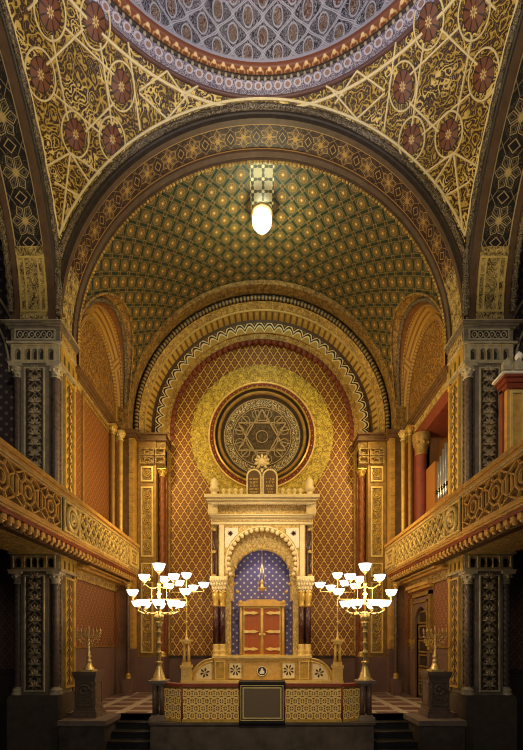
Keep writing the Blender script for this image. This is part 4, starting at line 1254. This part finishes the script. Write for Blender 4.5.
for sg in (-1, 1): q.ball((sg*21.5*kb, YK+.3, zat(603, YK+.3)), .1, 8, 6); q.tube([(sg*21*kb, YK+.3, zat(657, YK+.3)), (sg*21*kb, YK+.3, zat(606, YK+.3))], .045, 8)
q.build('cabinet_crown', M['base_wood'], cab)
# base with pierced panels
YBs = 14.2; kb2 = YBs/F
base = ab('base', 'base_wood', cb2(48.5, YBs, YK+1.2, 659, 700, YBs), cb2(80, YBs+.05, YK+.6, 672, 700, YBs))
ab('base_moulding', 'gold_pale', cb2(49.5, YBs-.08, YK+1.2, 656, 658, YBs), cb2(49, YBs-.04, YK+1.2, 658, 659.5, YBs), cb2(80, YBs-.3, YBs+.1, 680, 682.5, YBs), par=base)
for sg in (-1, 1):
    q = MB().box(sg*19.5*kb2, sg*33.5*kb2, YBs-.05, YBs, zat(679, YBs), zat(661.5, YBs)); pp = q.build('petal_panel', M['ark_cream'], base)
    q = MB(); cx, cz = sg*26.5*kb2, zat(670, YBs)
    for k in range(8):
        a = pi*k/4+pi/8; q.prism([(cx+.03*cos(a), cz+.03*sin(a)), (cx+.15*cos(a-.22), cz+.15*sin(a-.22)), (cx+.19*cos(a), cz+.19*sin(a)), (cx+.15*cos(a+.22), cz+.15*sin(a+.22))], 'y', YBs-.06, YBs-.045)
    q.build('pierced_petal', M['ark_dark'], pp)
    MB().frame('y', YBs-.07, YBs-.04, *sorted((sg*19.5*kb2, sg*33.5*kb2)), zat(679, YBs), zat(661.5, YBs), .035).build('petal_panel_frame', M['gold'], pp)
    q = MB().box(sg*36*kb2, sg*47.5*kb2, YBs-.10, YBs+.1, zat(680, YBs), zat(659, YBs)); q = q.build('pier_block', M['gold'], base)
    MB().frame('y', YBs-.13, YBs-.10, *sorted((sg*37*kb2, sg*46.5*kb2)), zat(679, YBs), zat(661, YBs), .03).build('pier_block_frame', M['gold_pale'], q)
    # quarter round wing
    c0x, c0z = sg*48.5*kb2, zat(681, YBs); r = 22.5*kb2
    q = MB(); pts = [(c0x, c0z)]+[(c0x+sg*r*cos(pi/2*k/12), c0z+r*1.02*sin(pi/2*k/12)) for k in range(13)]
    q.prism(pts, 'y', YBs-.02, YBs+.5); wg = q.build('quarter_round_wing', M['base_wood'], base)
    q = MB()
    for rr in (.99, .86): q.tube([(c0x+sg*r*rr*cos(pi/2*k/12), YBs-.03, c0z+r*rr*sin(pi/2*k/12)) for k in range(13)], .03, 6)
    q.build('wing_moulding', M['gold_pale'], wg)
    q = MB(); r3 = r*.72; q.prism([(c0x+sg*.06, c0z+.05)]+[(c0x+sg*(.06+r3*cos(pi/2*k/10)), c0z+.05+r3*sin(pi/2*k/10)) for k in range(11)], 'y', YBs-.04, YBs-.02); wp = q.build('wing_panel', M['ark_cream'], wg)
    q = MB(); cx, cz = c0x+sg*(.06+r3*.42), c0z+.05+r3*.42
    for k in range(6):
        a = pi*k/3+.3; q.prism([(cx+.02*cos(a), cz+.02*sin(a)), (cx+.12*cos(a-.3), cz+.12*sin(a-.3)), (cx+.17*cos(a), cz+.17*sin(a)), (cx+.12*cos(a+.3), cz+.12*sin(a+.3))], 'y', YBs-.05, YBs-.038)
    q.build('pierced_star', M['ark_dark'], wp)
em = MB(); N = 20; cz = zat(671, YBs); em.prism([(.17*cos(2*pi*k/N), cz+.17*sin(2*pi*k/N)) for k in range(N)], 'y', YBs-.06, YBs); em = em.build('emblem', M['ark_dark'], base)
q = MB(); q.tube([(.155*cos(2*pi*k/N), YBs-.065, cz+.155*sin(2*pi*k/N)) for k in range(N)], .014, 5, closed=True)
q.prism([(-.07, cz-.09), (.07, cz-.09), (.085, cz-.02), (.05, cz+.0), (.035, cz+.07), (0, cz+.12), (-.035, cz+.07), (-.05, cz), (-.085, cz-.02)], 'y', YBs-.08, YBs-.055)
q.build('emblem_crown', M['ark_white'], em)
MB().frame('y', YBs-.03, YBs, -19*kb2, 19*kb2, zat(680, YBs), zat(660.5, YBs), .03).build('centre_panel_frame', M['gold'], base)
# tablets, finials and crest on the cornice
ta = MB(); tz0 = ky(497)
for sg in (-1, 1):
    cx = sg*8.0*u; h = 7.6*u; zs = ky(477)
    ta.prism([(cx-h, tz0), (cx+h, tz0)]+[(cx+h*cos(pi*k/12), zs+h*sin(pi*k/12)) for k in range(13)], 'y', YK-.06, YK+.1)
ta = ta.build('tablets', M['ark_cream'], ark)
q = MB()
for sg in (-1, 1):
    cx = sg*8.0*u; h = 5.9*u; zs = ky(477)
    q.prism([(cx-h, tz0+.06), (cx+h, tz0+.06)]+[(cx+h*cos(pi*k/12), zs+h*sin(pi*k/12)) for k in range(13)], 'y', YK-.075, YK-.06)
field = q.build('tablet_field', M['tablet'], ta)
GL = {'a': [(0, 1, 1, 0), (.15, .0, .4, .6), (.6, .4, .85, 1)], 'n': [(.2, 0, .8, 0), (.8, 0, .8, 1), (.8, 1, .4, 1)], 'k': [(.1, 0, .8, 0), (.8, 0, .8, 1), (.8, 1, .1, 1)], 'y': [(.5, 1, .6, .6)],
      'l': [(.2, 1.25, .2, .8), (.2, .8, .9, .8), (.9, .8, .5, 0)], 'h': [(.1, 1, .9, 1), (.9, 1, .9, 0), (.2, .6, .2, 0)], 't': [(.1, 1, .9, 1), (.9, 1, .9, 0), (.3, 1, .25, 0), (.25, 0, 0, 0)],
      's': [(.1, 1, .2, 0), (.2, 0, .8, 0), (.8, 0, .9, 1), (.5, 1, .4, .1)], 'z': [(.3, 1, .8, 1), (.55, 1, .5, 0)], 'r': [(.1, 1, .85, 1), (.85, 1, .85, 0)], 'v': [(.5, 1, .5, 0)], 'b': [(.1, 1, .75, 1), (.75, 1, .75, 0), (0, 0, 1, 0)],
      'c': [(.1, 1, .2, 0), (.9, 1, .3, .1)], 'x': [(.15, 0, .15, 1), (.15, 1, .9, 1), (.9, 1, .9, 0)], 'p': [(.3, .6, .2, 1), (.2, 1, .85, 1), (.85, 1, .85, 0), (.85, 0, .1, 0)], 'g': [(.4, 1, .7, 1), (.7, 1, .8, 0), (.65, .4, .3, 0)],
      'd': [(.1, 1, .95, 1), (.75, 1, .75, 0)], 'e': [(.2, 1, .4, .2), (.85, 1, .1, -.1)], 'm': [(.2, 1, .35, .5), (.1, 0, .3, 1), (.4, 1, .9, .9), (.9, .9, .9, 0), (.9, 0, .5, 0)], 'q': [(.1, 1, .85, 1), (.85, 1, .85, -.4)]}
ROWS = {1: ['ankyy', 'layhyh', 'latsa', 'zkvr', 'kbd'], -1: ['latrcx', 'latnap', 'latgnb', 'lateenh', 'latxmd']}
q = MB()
for sg, words in ROWS.items():                         # five lines on each tablet, read from right to left
    for i, wd_ in enumerate(words):
        zb = ky(481.0+i*3.2); x = sg*8.0*u+4.6*u; wl_ = min(9.2*u/len(wd_), .062)
        x -= (9.2*u-wl_*len(wd_))/2
        for ch in wd_:
            for a, b, c, d in GL[ch]:
                q.bar('y', (x-wl_*.85+a*wl_*.7, zb+b*.06), (x-wl_*.85+c*wl_*.7, zb+d*.06), .013, YK-.085, YK-.075)
            x -= wl_
q.build('tablet_writing', M['gold_pale'], field)
q = MB(); cz = ky(461.5)
for k in range(10):
    a = 2*pi*k/10+pi/10
    q.prism([(.06*cos(a-.5), cz+.06*sin(a-.5)), (.2*cos(a-.22), cz+.2*sin(a-.22)), (.27*cos(a), cz+.27*sin(a)), (.2*cos(a+.22), cz+.2*sin(a+.22)), (.06*cos(a+.5), cz+.06*sin(a+.5))], 'y', YK-.02, YK+.03)
    q.ball((.15*cos(a), YK-.02, cz+.15*sin(a)), .035, 6, 4)
q.ball((0, YK, cz), .12, 10, 6, (1, .5, 1)); q.box(-.04, .04, YK-.02, YK+.04, ky(472), cz)
q.build('sunburst', M['ark_cream'], ark)
for sg in (-1, 1):
    MB().lathe((sg*48*u, YK+.1, ky(497)), [(.16, 0), (.16, .1), (.11, .13), (.11, .2), (.17, .25), (.17, .34), (.13, .40), (.14, .5), (.10, .62), (.03, .68), (0, .72)], 14).build('finial', M['ark_cream'], ark)
    for k in range(4):
        x = sg*(20.5+6*k)*u
        MB().lathe((x, YK+.05, ky(497)), [(.08, 0), (.08, .08), (.04, .12), (.04, .17), (.08, .23), (.07, .28), (.035, .30)], 10).build('crest_knob', M['ark_cream'], ark)
el = thing('hanging_lamp', 'small gilt eternal lamp hanging in the blue niche of the ark', 'lamp', (0, YK+.45, zat(590, YK+.45)))
Ye = YK+.45
MB().tube([(0, Ye, zat(588, Ye)), (0, Ye, zat(549, Ye))], .012, 6).build('chain', M['gold_pale'], el)
MB().lathe((0, Ye, zat(588.5, Ye)), [(0, -.10), (.05, -.08), (.16, .0), (.17, .03), (.06, .05), (.05, .2), (.07, .22), (.03, .3)], 14).build('dish', M['gold_pale'], el)
q = MB()
for sg in (-1, 1): q.tube([(sg*.15, Ye, zat(588, Ye)), (sg*.02, Ye, zat(565, Ye))], .008, 5)
q.build('side_chain', M['gold_pale'], el)

# ---------------------------------------------------------------- bimah block, steps, balustrade, reading desk
pb = thing('platform', 'dark stone platform block carrying the balustrade and reading desk', 'platform', (0, 10.2, 0))
MB().box(-2.5, 2.5, 9.62, 10.9, 0, FL-.06).build('block', M['dark_stone'], pb)
MB().box(-2.53, 2.53, 9.58, 10.9, FL-.06, FL).build('top_slab', M['dark_stone'], pb)
for s in (-1, 1):
    nm = 'left' if s < 0 else 'right'
    st = thing('steps', f'dark carpeted steps rising to the checkered floor, {nm} of the stone platform', 'steps', (s*3.05, 10, 0))
    for i in range(7):
        MB(s).box(2.53, 3.58, 10.85-.30*i, 10.9 if i == 0 else 10.87-.30*(i-1), 0, FL-.168*i-.004).build('step', M['step_dark'], st)
    q = MB(s)
    for i in range(7): q.tube([(2.55, 10.86-.30*i, FL-.168*i-.02), (3.56, 10.86-.30*i, FL-.168*i-.02)], .022, 6)
    q.build('nosing', M['dark_wood'], st)
    bl = thing('balustrade', f'gilt openwork balustrade with red top rail, {nm} of the black reading desk', 'balustrade', (s*1.4, 9.8, FL))
    z0, z1 = FL+.0, Z0-1.055
    P = [(.50, 9.72), (1.80, 9.72), (2.27, 9.98)]
    for (xa, ya), (xb, yb), nm2 in ((P[0], P[1], 'front_panel'), (P[1], P[2], 'canted_panel')):
        q = MB(s); L = math.hypot(xb-xa, yb-ya); nx, ny = (yb-ya)/L, -(xb-xa)/L; t = .04
        A, B_ = (xa+nx*t, ya+ny*t), (xb+nx*t, yb+ny*t); Cc, Dd = (xa-nx*t, ya-ny*t), (xb-nx*t, yb-ny*t)
        for (p, r_) in ((A, B_), (Dd, Cc)):
            q.face([(*p, z0+.05), (*r_, z0+.05), (*r_, z1), (*p, z1)], [(0, 0), (L, 0), (L, z1-z0-.05), (0, z1-z0-.05)])
        for p, r_ in ((B_, Dd), (Cc, A)): q.face([(*p, z0+.05), (*r_, z0+.05), (*r_, z1), (*p, z1)])
        q.build(nm2, M['openwork'], bl)
    def strip(name, m, za, zb, w, xs=P):
        q = MB(s)
        for (xa, ya), (xb, yb) in zip(xs, xs[1:]):
            L = math.hypot(xb-xa, yb-ya); nx, ny = (yb-ya)/L*w, -(xb-xa)/L*w
            q.prism([(xa+nx, ya+ny), (xb+nx, yb+ny), (xb-nx, yb-ny), (xa-nx, ya-ny)], 'z', za, zb)
        return q.build(name, M[m], bl)
    strip('top_rail', 'rail_red', z1, z1+.07, .09); strip('rail_line', 'gold', z1-.03, z1, .06); strip('foot_rail', 'gold', z0, z0+.06, .08); strip('middle_rail', 'gold_pale', z0+.58, z0+.60, .05)
    q = MB(s)
    for x, y in P: q.tube([(x, y-.04, z0), (x, y-.04, z1)], .025, 6)
    q.build('corner_post', M['rail_red'], bl)
    # lamp pedestal: two dark colonnettes between slabs
    pd = thing('pedestal', f'paired dark colonnettes under the large brass candelabrum, {nm} end of the balustrade', 'pedestal', (s*2.39, 9.95, FL))
    q = MB(s); q.box(2.20, 2.58, 9.80, 10.18, FL, FL+.07); q.box(2.24, 2.54, 9.84, 10.14, FL+.07, FL+.12); q.build('base_slab', M['edge_stone'], pd)
    q = MB(s); q.box(2.18, 2.60, 9.78, 10.20, Z0-.99, Z0-.93); q.box(2.23, 2.55, 9.83, 10.15, Z0-1.04, Z0-.99); q.build('top_slab', M['edge_stone'], pd)
    for x, y in ((2.31, 9.9), (2.47, 9.9), (2.31, 10.07), (2.47, 10.07)):
        c = MB(s).tube([(x, y, FL+.12), (x, y, Z0-1.04)], .055, 10).build('colonnette', M['shaft'], pd)
rd_ = thing('lectern', 'black reading desk with gilt double frame and speckled front cloth', 'lectern', (0, 9.6, FL))
x1_ = .49; zt_ = Z0-.925
MB().box(-x1_, x1_, 9.52, 9.95, FL, zt_-.05).build('body', M['lectern_black'], rd_)
q = MB(); q.box(-x1_-.03, x1_+.03, 9.48, 9.98, zt_-.05, zt_); q.box(-x1_-.02, x1_+.02, 9.49, 9.97, FL, FL+.05); q.build('top', M['lectern_black'], rd_)
MB().box(-x1_+.08, x1_-.08, 9.505, 9.52, FL+.12, zt_-.14).build('front_cloth', M['lectern_cloth'], rd_)
q = MB().frame('y', 9.49, 9.52, -x1_+.06, x1_-.06, FL+.10, zt_-.12, .026); q.frame('y', 9.495, 9.52, -x1_+.015, x1_-.015, FL+.06, zt_-.075, .016)
q.build('gilt_frame', M['gilt_line'], rd_)

# ---------------------------------------------------------------- lamps
def bowl(par, x, y, z, r=.135, h=.16, name='lamp_shade'):
    o = MB(); o.lathe((x, y, z), [(.02, .0), (r*.45, .01), (r*.75, h*.35), (r*.95, h*.75), (r*1.05, h), (r*.95, h*.97), (r*.6, h*.5), (.02, h*.3)], 14)
    o = o.build(name, M['shade'], par)
    MB().lathe((x, y, z), [(.015, -.09), (.03, -.07), (.018, -.05), (.05, -.01), (r*.5, .012), (.02, .014)], 10).build('holder', M['brass'], o)
    return o
def arm(mb, x0, z0, x1, z1, y0, y1, r=.016, sag=.12):
    mb.tube([(x0+(x1-x0)*t, y0+(y1-y0)*t, z0+(z1-z0)*t**2-sag*sin(pi*t)) for t in [k/10 for k in range(11)]], r, 6)
def candelabrum(s):
    nm = 'left' if s < 0 else 'right'
    X, Y, z0 = s*2.39, 9.98, Z0-.93; kk = Y/F
    c = thing('candelabrum', f'large brass candelabrum with white glass bowls, {nm} end of the balustrade', 'lamp', (X, Y, z0))
    zz = lambda py: zat(py, Y)
    b = MB(); b.lathe((X, Y, z0), [(.17, 0), (.17, .03), (.13, .05), (.125, .12), (.09, .2), (.06, .32), (.05, .38), (.08, .40), (.08, .43), (.05, .45)], 16); b.build('base', M['brass'], c)
    b = MB(); H = zz(612)-z0
    b.lathe((X, Y, z0), [(.038, .42), (.042, .6), (.07, .62), (.07, .66), (.036, .7), (.036, .82), (.06, .84), (.06, .87), (.034, .9), (.036, 1.08), (.06, 1.1), (.06, 1.13), (.036, 1.16), (.036, H-.36), (.07, H-.34), (.07, H-.30), (.05, H-.28)], 14); b.build('stem', M['brass'], c)
    b = MB(); b.ball((X, Y, zz(617)), .115, 14, 10); b.lathe((X, Y, zz(617)), [(.05, -.2), (.1, -.12), (.06, -.1)], 12); b.build('globe', M['brass'], c)
    b = MB(); b.tube([(X, Y, zz(613)), (X, Y, zz(575))], .028, 8)
    for py in (604, 594, 584): b.ball((X, Y, zz(py)), .05, 8, 6)
    b.build('upper_stem', M['brass'], c)
    a = MB()
    for k in range(8):
        t = 2*pi*k/8+.2; dx, dy = .47*cos(t), .47*sin(t)
        arm(a, X+.03*cos(t), zz(612), X+dx, zz(611)-.0, Y+.03*sin(t), Y+dy, .016, .06)
    a.tube([(X+.30*cos(2*pi*k/24), Y+.30*sin(2*pi*k/24), zz(613.5)) for k in range(24)], .014, 5, closed=True)
    a.build('lower_arm', M['brass'], c)
    for k in range(8):
        t = 2*pi*k/8+.2; bowl(c, X+.47*cos(t), Y+.47*sin(t), zz(608), .145, .15)
    a = MB()
    for k in range(4):
        t = pi/2*k+.12*s; dx, dy = .64*cos(t), .64*sin(t)
        if k % 2: continue
        a.tube([(X, Y, zz(599.5)), (X+dx, Y+dy, zz(599.5))], .014, 6); a.tube([(X+dx, Y+dy, zz(599.5)), (X+dx, Y+dy, zz(597))], .014, 6)
        t2 = t+pi/4; d2 = .36
        arm(a, X, zz(586), X+d2*cos(t), zz(583), Y, Y+d2*sin(t), .014, .06)
        a.tube([(X+d2*.5*cos(t), Y+d2*.5*sin(t), zz(599.5)), (X+d2*.5*cos(t), Y+d2*.5*sin(t), zz(587))], .009, 5)
        a.ball((X+.24*cos(t), Y+.24*sin(t), zz(579)), .035, 6, 5)
    a.build('upper_arm', M['brass'], c)
    for k in range(4):
        t = pi/2*k+.12*s
        if k % 2 == 0: bowl(c, X+.64*cos(t), Y+.64*sin(t), zz(596), .135, .15)
        if k < 3: bowl(c, X+.36*cos(t), Y+.36*sin(t), zz(581), .135, .15)
    bowl(c, X, Y, zz(572), .145, .19)
    # the lamp's own light
    for k in range(3):
        t = 2*pi*k/3+.5; l = bpy.data.lights.new('lamp_light', 'POINT'); l.energy = CAND_W; l.color = (1, .70, .36); l.shadow_soft_size = .1
        o = bpy.data.objects.new('lamp_light', l); COL.objects.link(o); o.location = (X+.22*cos(t), Y+.22*sin(t), zz(594))
    return c
def ark_lamp(s):
    nm = 'left' if s < 0 else 'right'
    Y = 13.98; kk = Y/F; X = s*75.5*kk; zz = lambda py: zat(py, Y); z0 = zz(683)
    c = thing('lamp_standard', f'slender brass lamp standard with five white bowls, {nm} end of the ark base', 'lamp', (X, Y, FL))
    b = MB(); b.box(X-.15, X+.15, Y-.15, Y+.15, FL, zz(668)); b.box(X-.18, X+.18, Y-.18, Y+.18, zz(668), zz(665)); b.box(X-.13, X+.13, Y-.13, Y+.13, zz(665), zz(662)); b.build('base', M['gilt_bright'], c)
    b = MB()
    for dx, dy in ((-.08, -.08), (.08, -.08), (-.08, .08), (.08, .08)): b.tube([(X+dx, Y+dy, zz(662)), (X+dx*.8, Y+dy*.8, zz(644))], [.04, .025], 8)
    b.box(X-.13, X+.13, Y-.13, Y+.13, zz(644), zz(641.5)); b.box(X-.19, X+.19, Y-.19, Y+.19, zz(641.5), zz(639.5)); b.lathe((X, Y, zz(639.5)), [(.07, 0), (.03, .08), (.022, .30)], 8); b.build('stem', M['gilt_bright'], c)
    b = MB(); b.tube([(X, Y, zz(632)), (X, Y, zz(580))], .022, 8)
    for py in (622, 606, 594): b.ball((X, Y, zz(py)), .04, 8, 6)
    b.build('rod', M['gilt_bright'], c)
    a = MB()
    for k in range(4):
        t = pi/2*k+.22*s; dx, dy = .60*cos(t), .60*sin(t); a.tube([(X, Y, zz(592)), (X+dx, Y+dy, zz(592)), (X+dx, Y+dy, zz(590))], .014, 6)
    a.build('arm', M['brass'], c)
    for k in range(4):
        t = pi/2*k+.22*s; bowl(c, X+.60*cos(t), Y+.60*sin(t), zz(589), .17, .19)
    bowl(c, X, Y, zz(579), .17, .19)
    l = bpy.data.lights.new('lamp_light', 'POINT'); l.energy = ARKL_W; l.color = (1, .74, .40); l.shadow_soft_size = .1
    o = bpy.data.objects.new('lamp_light', l); COL.objects.link(o); o.location = (X, Y-.3, zz(588))
CAND_W, ARKL_W = 36, 32
for s in (-1, 1): candelabrum(s); ark_lamp(s)

gl = thing('ceiling_lamp', 'bright glass globe lamp hanging under the crown of the vault', 'lamp', (0, 12.45, zat(205, 12.45)))
Yg = 12.45
MB().lathe((0, Yg, zat(218, Yg)), [(0.01, -.36), (.10, -.345), (.19, -.29), (.26, -.19), (.28, -.06), (.26, .05), (.2, .11), (.12, .14)], 20).build('globe', M['globe'], gl)
q = MB(); q.lathe((0, Yg, zat(215, Yg)), [(.12, .08), (.30, .0), (.33, .03), (.30, .07), (.10, .11)], 24); q.build('canopy_ring', M['gold_dark'], gl)
MB().tube([(0, Yg, zat(210, Yg)), (0, Yg, ZC+RV-.01)], .04, 8).build('stem', M['brass'], gl)

# ---------------------------------------------------------------- menorahs on carved pedestals
def menorah(s):
    nm = 'left' if s < 0 else 'right'
    X, Y = s*4.19, 10.40; z0 = zat(672, 10.1); ex = 'beside the plain lattice wall' if s < 0 else 'in front of the dark doorway'
    p = thing('pedestal', f'carved dark wooden pedestal {ex} at the {nm} edge slab', 'pedestal', (X, Y, FL))
    def bx(name, m, *b):
        q = MB()
        for b_ in b: q.box(X-b_[0], X+b_[0], Y-b_[0], Y+b_[0], b_[1], b_[2])
        return q.build(name, M[m], p)
    bx('base', 'pedestal', (.30, FL, FL+.10), (.28, FL+.10, FL+.15), (.26, FL+.15, FL+.22))
    bd_ = bx('body', 'pedestal', (.24, FL+.22, z0-.18))
    q = MB()
    for sx in (-1, 1):
        q.frame('x', X+sx*.24-.015, X+sx*.24+.015, Y-.20, Y+.20, FL+.28, z0-.24, .035)
    q.frame('y', Y-.265, Y-.24, X-.20, X+.20, FL+.28, z0-.24, .035); q.build('panel_frame', M['pedestal_carve'], bd_)
    q = MB(); cz = (FL+.28+z0-.24)/2+.1
    q.tube([(X+.11*cos(2*pi*k/16), Y-.255, cz+.11*sin(2*pi*k/16)) for k in range(16)], .022, 5, closed=True); q.ball((X, Y-.25, cz), .05, 8, 5, (1, .5, 1))
    q.box(X-.14, X+.14, Y-.255, Y-.24, cz-.26, cz-.22); q.build('carved_wreath', M['pedestal_carve'], bd_)
    bx('cap', 'pedestal', (.25, z0-.18, z0-.13), (.27, z0-.13, z0-.07), (.285, z0-.07, z0))
    m = thing('menorah', f'brass seven-branched menorah with leafy arms on the pedestal {ex}', 'menorah', (X, Y, z0))
    b = MB(); b.box(X-.15, X+.15, Y-.15, Y+.15, z0, z0+.04); b.lathe((X, Y, z0), [(.13, .04), (.125, .08), (.09, .11), (.075, .17), (.05, .22), (.075, .24), (.04, .28)], 14); b.build('base', M['brass'], m)
    b = MB(); b.lathe((X, Y, z0), [(.05, .26), (.03, .32), (.07, .36), (.03, .40), (.045, .45), (.018, .5), (.018, 1.02)], 10); b.build('stem', M['brass'], m)
    for k, r in enumerate((.10, .19, .275)):
        for sg in (-1, 1):
            q = MB(); zc_ = z0+.93
            pts = [(X+sg*r*cos(a), Y, zc_-r*1.15*sin(a)+.0) for a in [pi/2*(1-t/12) for t in range(13)]]
            q.tube(pts, .010, 6)
            for t in range(1, 13):
                q.ball((pts[t][0]+sg*.015*(-1)**t, Y, pts[t][2]-.015*(-1)**t), .015, 6, 4)
            q.build('branch', M['brass'], m)
    q = MB()
    for x in (-.275, -.19, -.10, 0, .10, .19, .275): q.lathe((X+x, Y, z0+(.93 if x else 1.0)), [(.012, 0), (.035, .04), (.03, .05), (.012, .05), (.012, .10)], 8)
    q.build('candle_cup', M['brass'], m)
for s in (-1, 1): menorah(s)

# ---------------------------------------------------------------- light
def lamp(kind, loc, e, col, size=.3, to=None, ang=90, blend=.6, name='light'):
    l = bpy.data.lights.new(name, kind); l.energy = e; l.color = col
    l.shadow_soft_size = size
    o = bpy.data.objects.new(name, l); COL.objects.link(o); o.location = loc
    if kind == 'SPOT':
        l.spot_size = R(ang); l.spot_blend = blend
        o.rotation_euler = (Vec(to)-Vec(loc)).to_track_quat('-Z', 'Y').to_euler()
    return o
WARM, AMBER, COOL = (1, .80, .50), (1, .66, .27), (.84, .86, 1.0)
lamp('POINT', (0, Yg, zat(218, Yg)-.50), 80, (.90, 1.0, .58), .15, name='globe_light')
for s in (-1, 1):
    lamp('SPOT', (s*4.2, 11.7, Z0+7.5), 680, (1, .69, .27), .3, (-s*1.0, 15.6, Z0+5.0), 110, name='apse_fill')  # added spots behind the great arch warm the back wall; no fixture there
    lamp('SPOT', (s*4.0, 12.6, Z0+7.4), 22, AMBER, .3, (-s*1.5, 13.2, Z0+13), 130, name='vault_fill')  # unseen uplight added for the vault
    lamp('SPOT', (s*1.6, 11.2, Z0+4.2), 380, (1, .70, .28), .3, (s*4.9, 12.6, Z0+5.2), 120, name='side_wall_fill')  # added spots brightening the side walls by the galleries, no fixture
    lamp('SPOT', (s*1.5, 4.0, Z0+6), 930, (1, .80, .44), .4, (s*4.6, 9.2, Z0+13.5), 80, name='pendentive_spot')
    lamp('SPOT', (s*2.2, 5.0, Z0+8), 420, COOL, .5, (-s*1.0, 9.0, Z0+16.5), 90, name='dome_daylight_fill')  # spots from below stand in for daylight inside the dome
    lamp('SPOT', (s*1.5, 3.0, Z0+6.5), 520, (1, .88, .68), .3, (s*5.5, 10.5, Z0+5.6), 36, name='upper_pier_fill')  # extra spots put in to lift the upper pier fronts
    lamp('POINT', (s*2.2, 1.5, Z0+3.0), 170, (1, .90, .74), .4, name='nave_fill')  # general fill added from the nave side, without a visible lamp
lamp('SPOT', (0, 9.9, Z0+6.5), 700, WARM, .2, (0, 15.0, Z0+1.6), 50, name='ark_fill')  # accent light added for the ark, source not seen
lamp('SPOT', (0, 4.5, Z0+3.2), 620, WARM, .2, (0, 9.7, FL+.5), 46, name='balustrade_fill')  # fill added to brighten the balustrade and reading desk
lamp('POINT', (0, YK+.3, zat(566, YK)), 6, (1, .95, .9), .15, name='eternal_light')
w_ = bpy.data.worlds.new('world'); bpy.context.scene.world = w_; w_.use_nodes = True
bg = w_.node_tree.nodes['Background']; bg.inputs[0].default_value = (.74, .72, .70, 1); bg.inputs[1].default_value = .055

# ---------------------------------------------------------------- camera and view
cam = bpy.data.cameras.new('camera'); co_ = bpy.data.objects.new('camera', cam); COL.objects.link(co_)
co_.location = (0, 0, Z0); co_.rotation_euler = (R(90), 0, 0)
cam.sensor_fit = 'VERTICAL'; cam.sensor_height = 36; cam.lens = 36*F/750; cam.clip_start = .05
cam.shift_y = (HY-375)/750; cam.shift_x = -(CX-261.5)/750
sc_ = bpy.context.scene; sc_.camera = co_
vs = sc_.view_settings; sc_.display_settings.display_device = 'sRGB'
vs.view_transform = 'Standard'; vs.look = 'None'; vs.gamma = 1; vs.use_curve_mapping = False; vs.exposure = 0.22
sc_.cycles.use_denoising = True; sc_.cycles.denoiser = 'OPENIMAGEDENOISE'; sc_.cycles.denoising_input_passes = 'RGB_ALBEDO_NORMAL'; sc_.cycles.denoising_prefilter = 'ACCURATE'; sc_.cycles.max_bounces = 5; sc_.cycles.diffuse_bounces = 3; sc_.cycles.glossy_bounces = 2
sc_.cycles.filter_width = 1.0; sc_.cycles.sample_clamp_indirect = 1.0
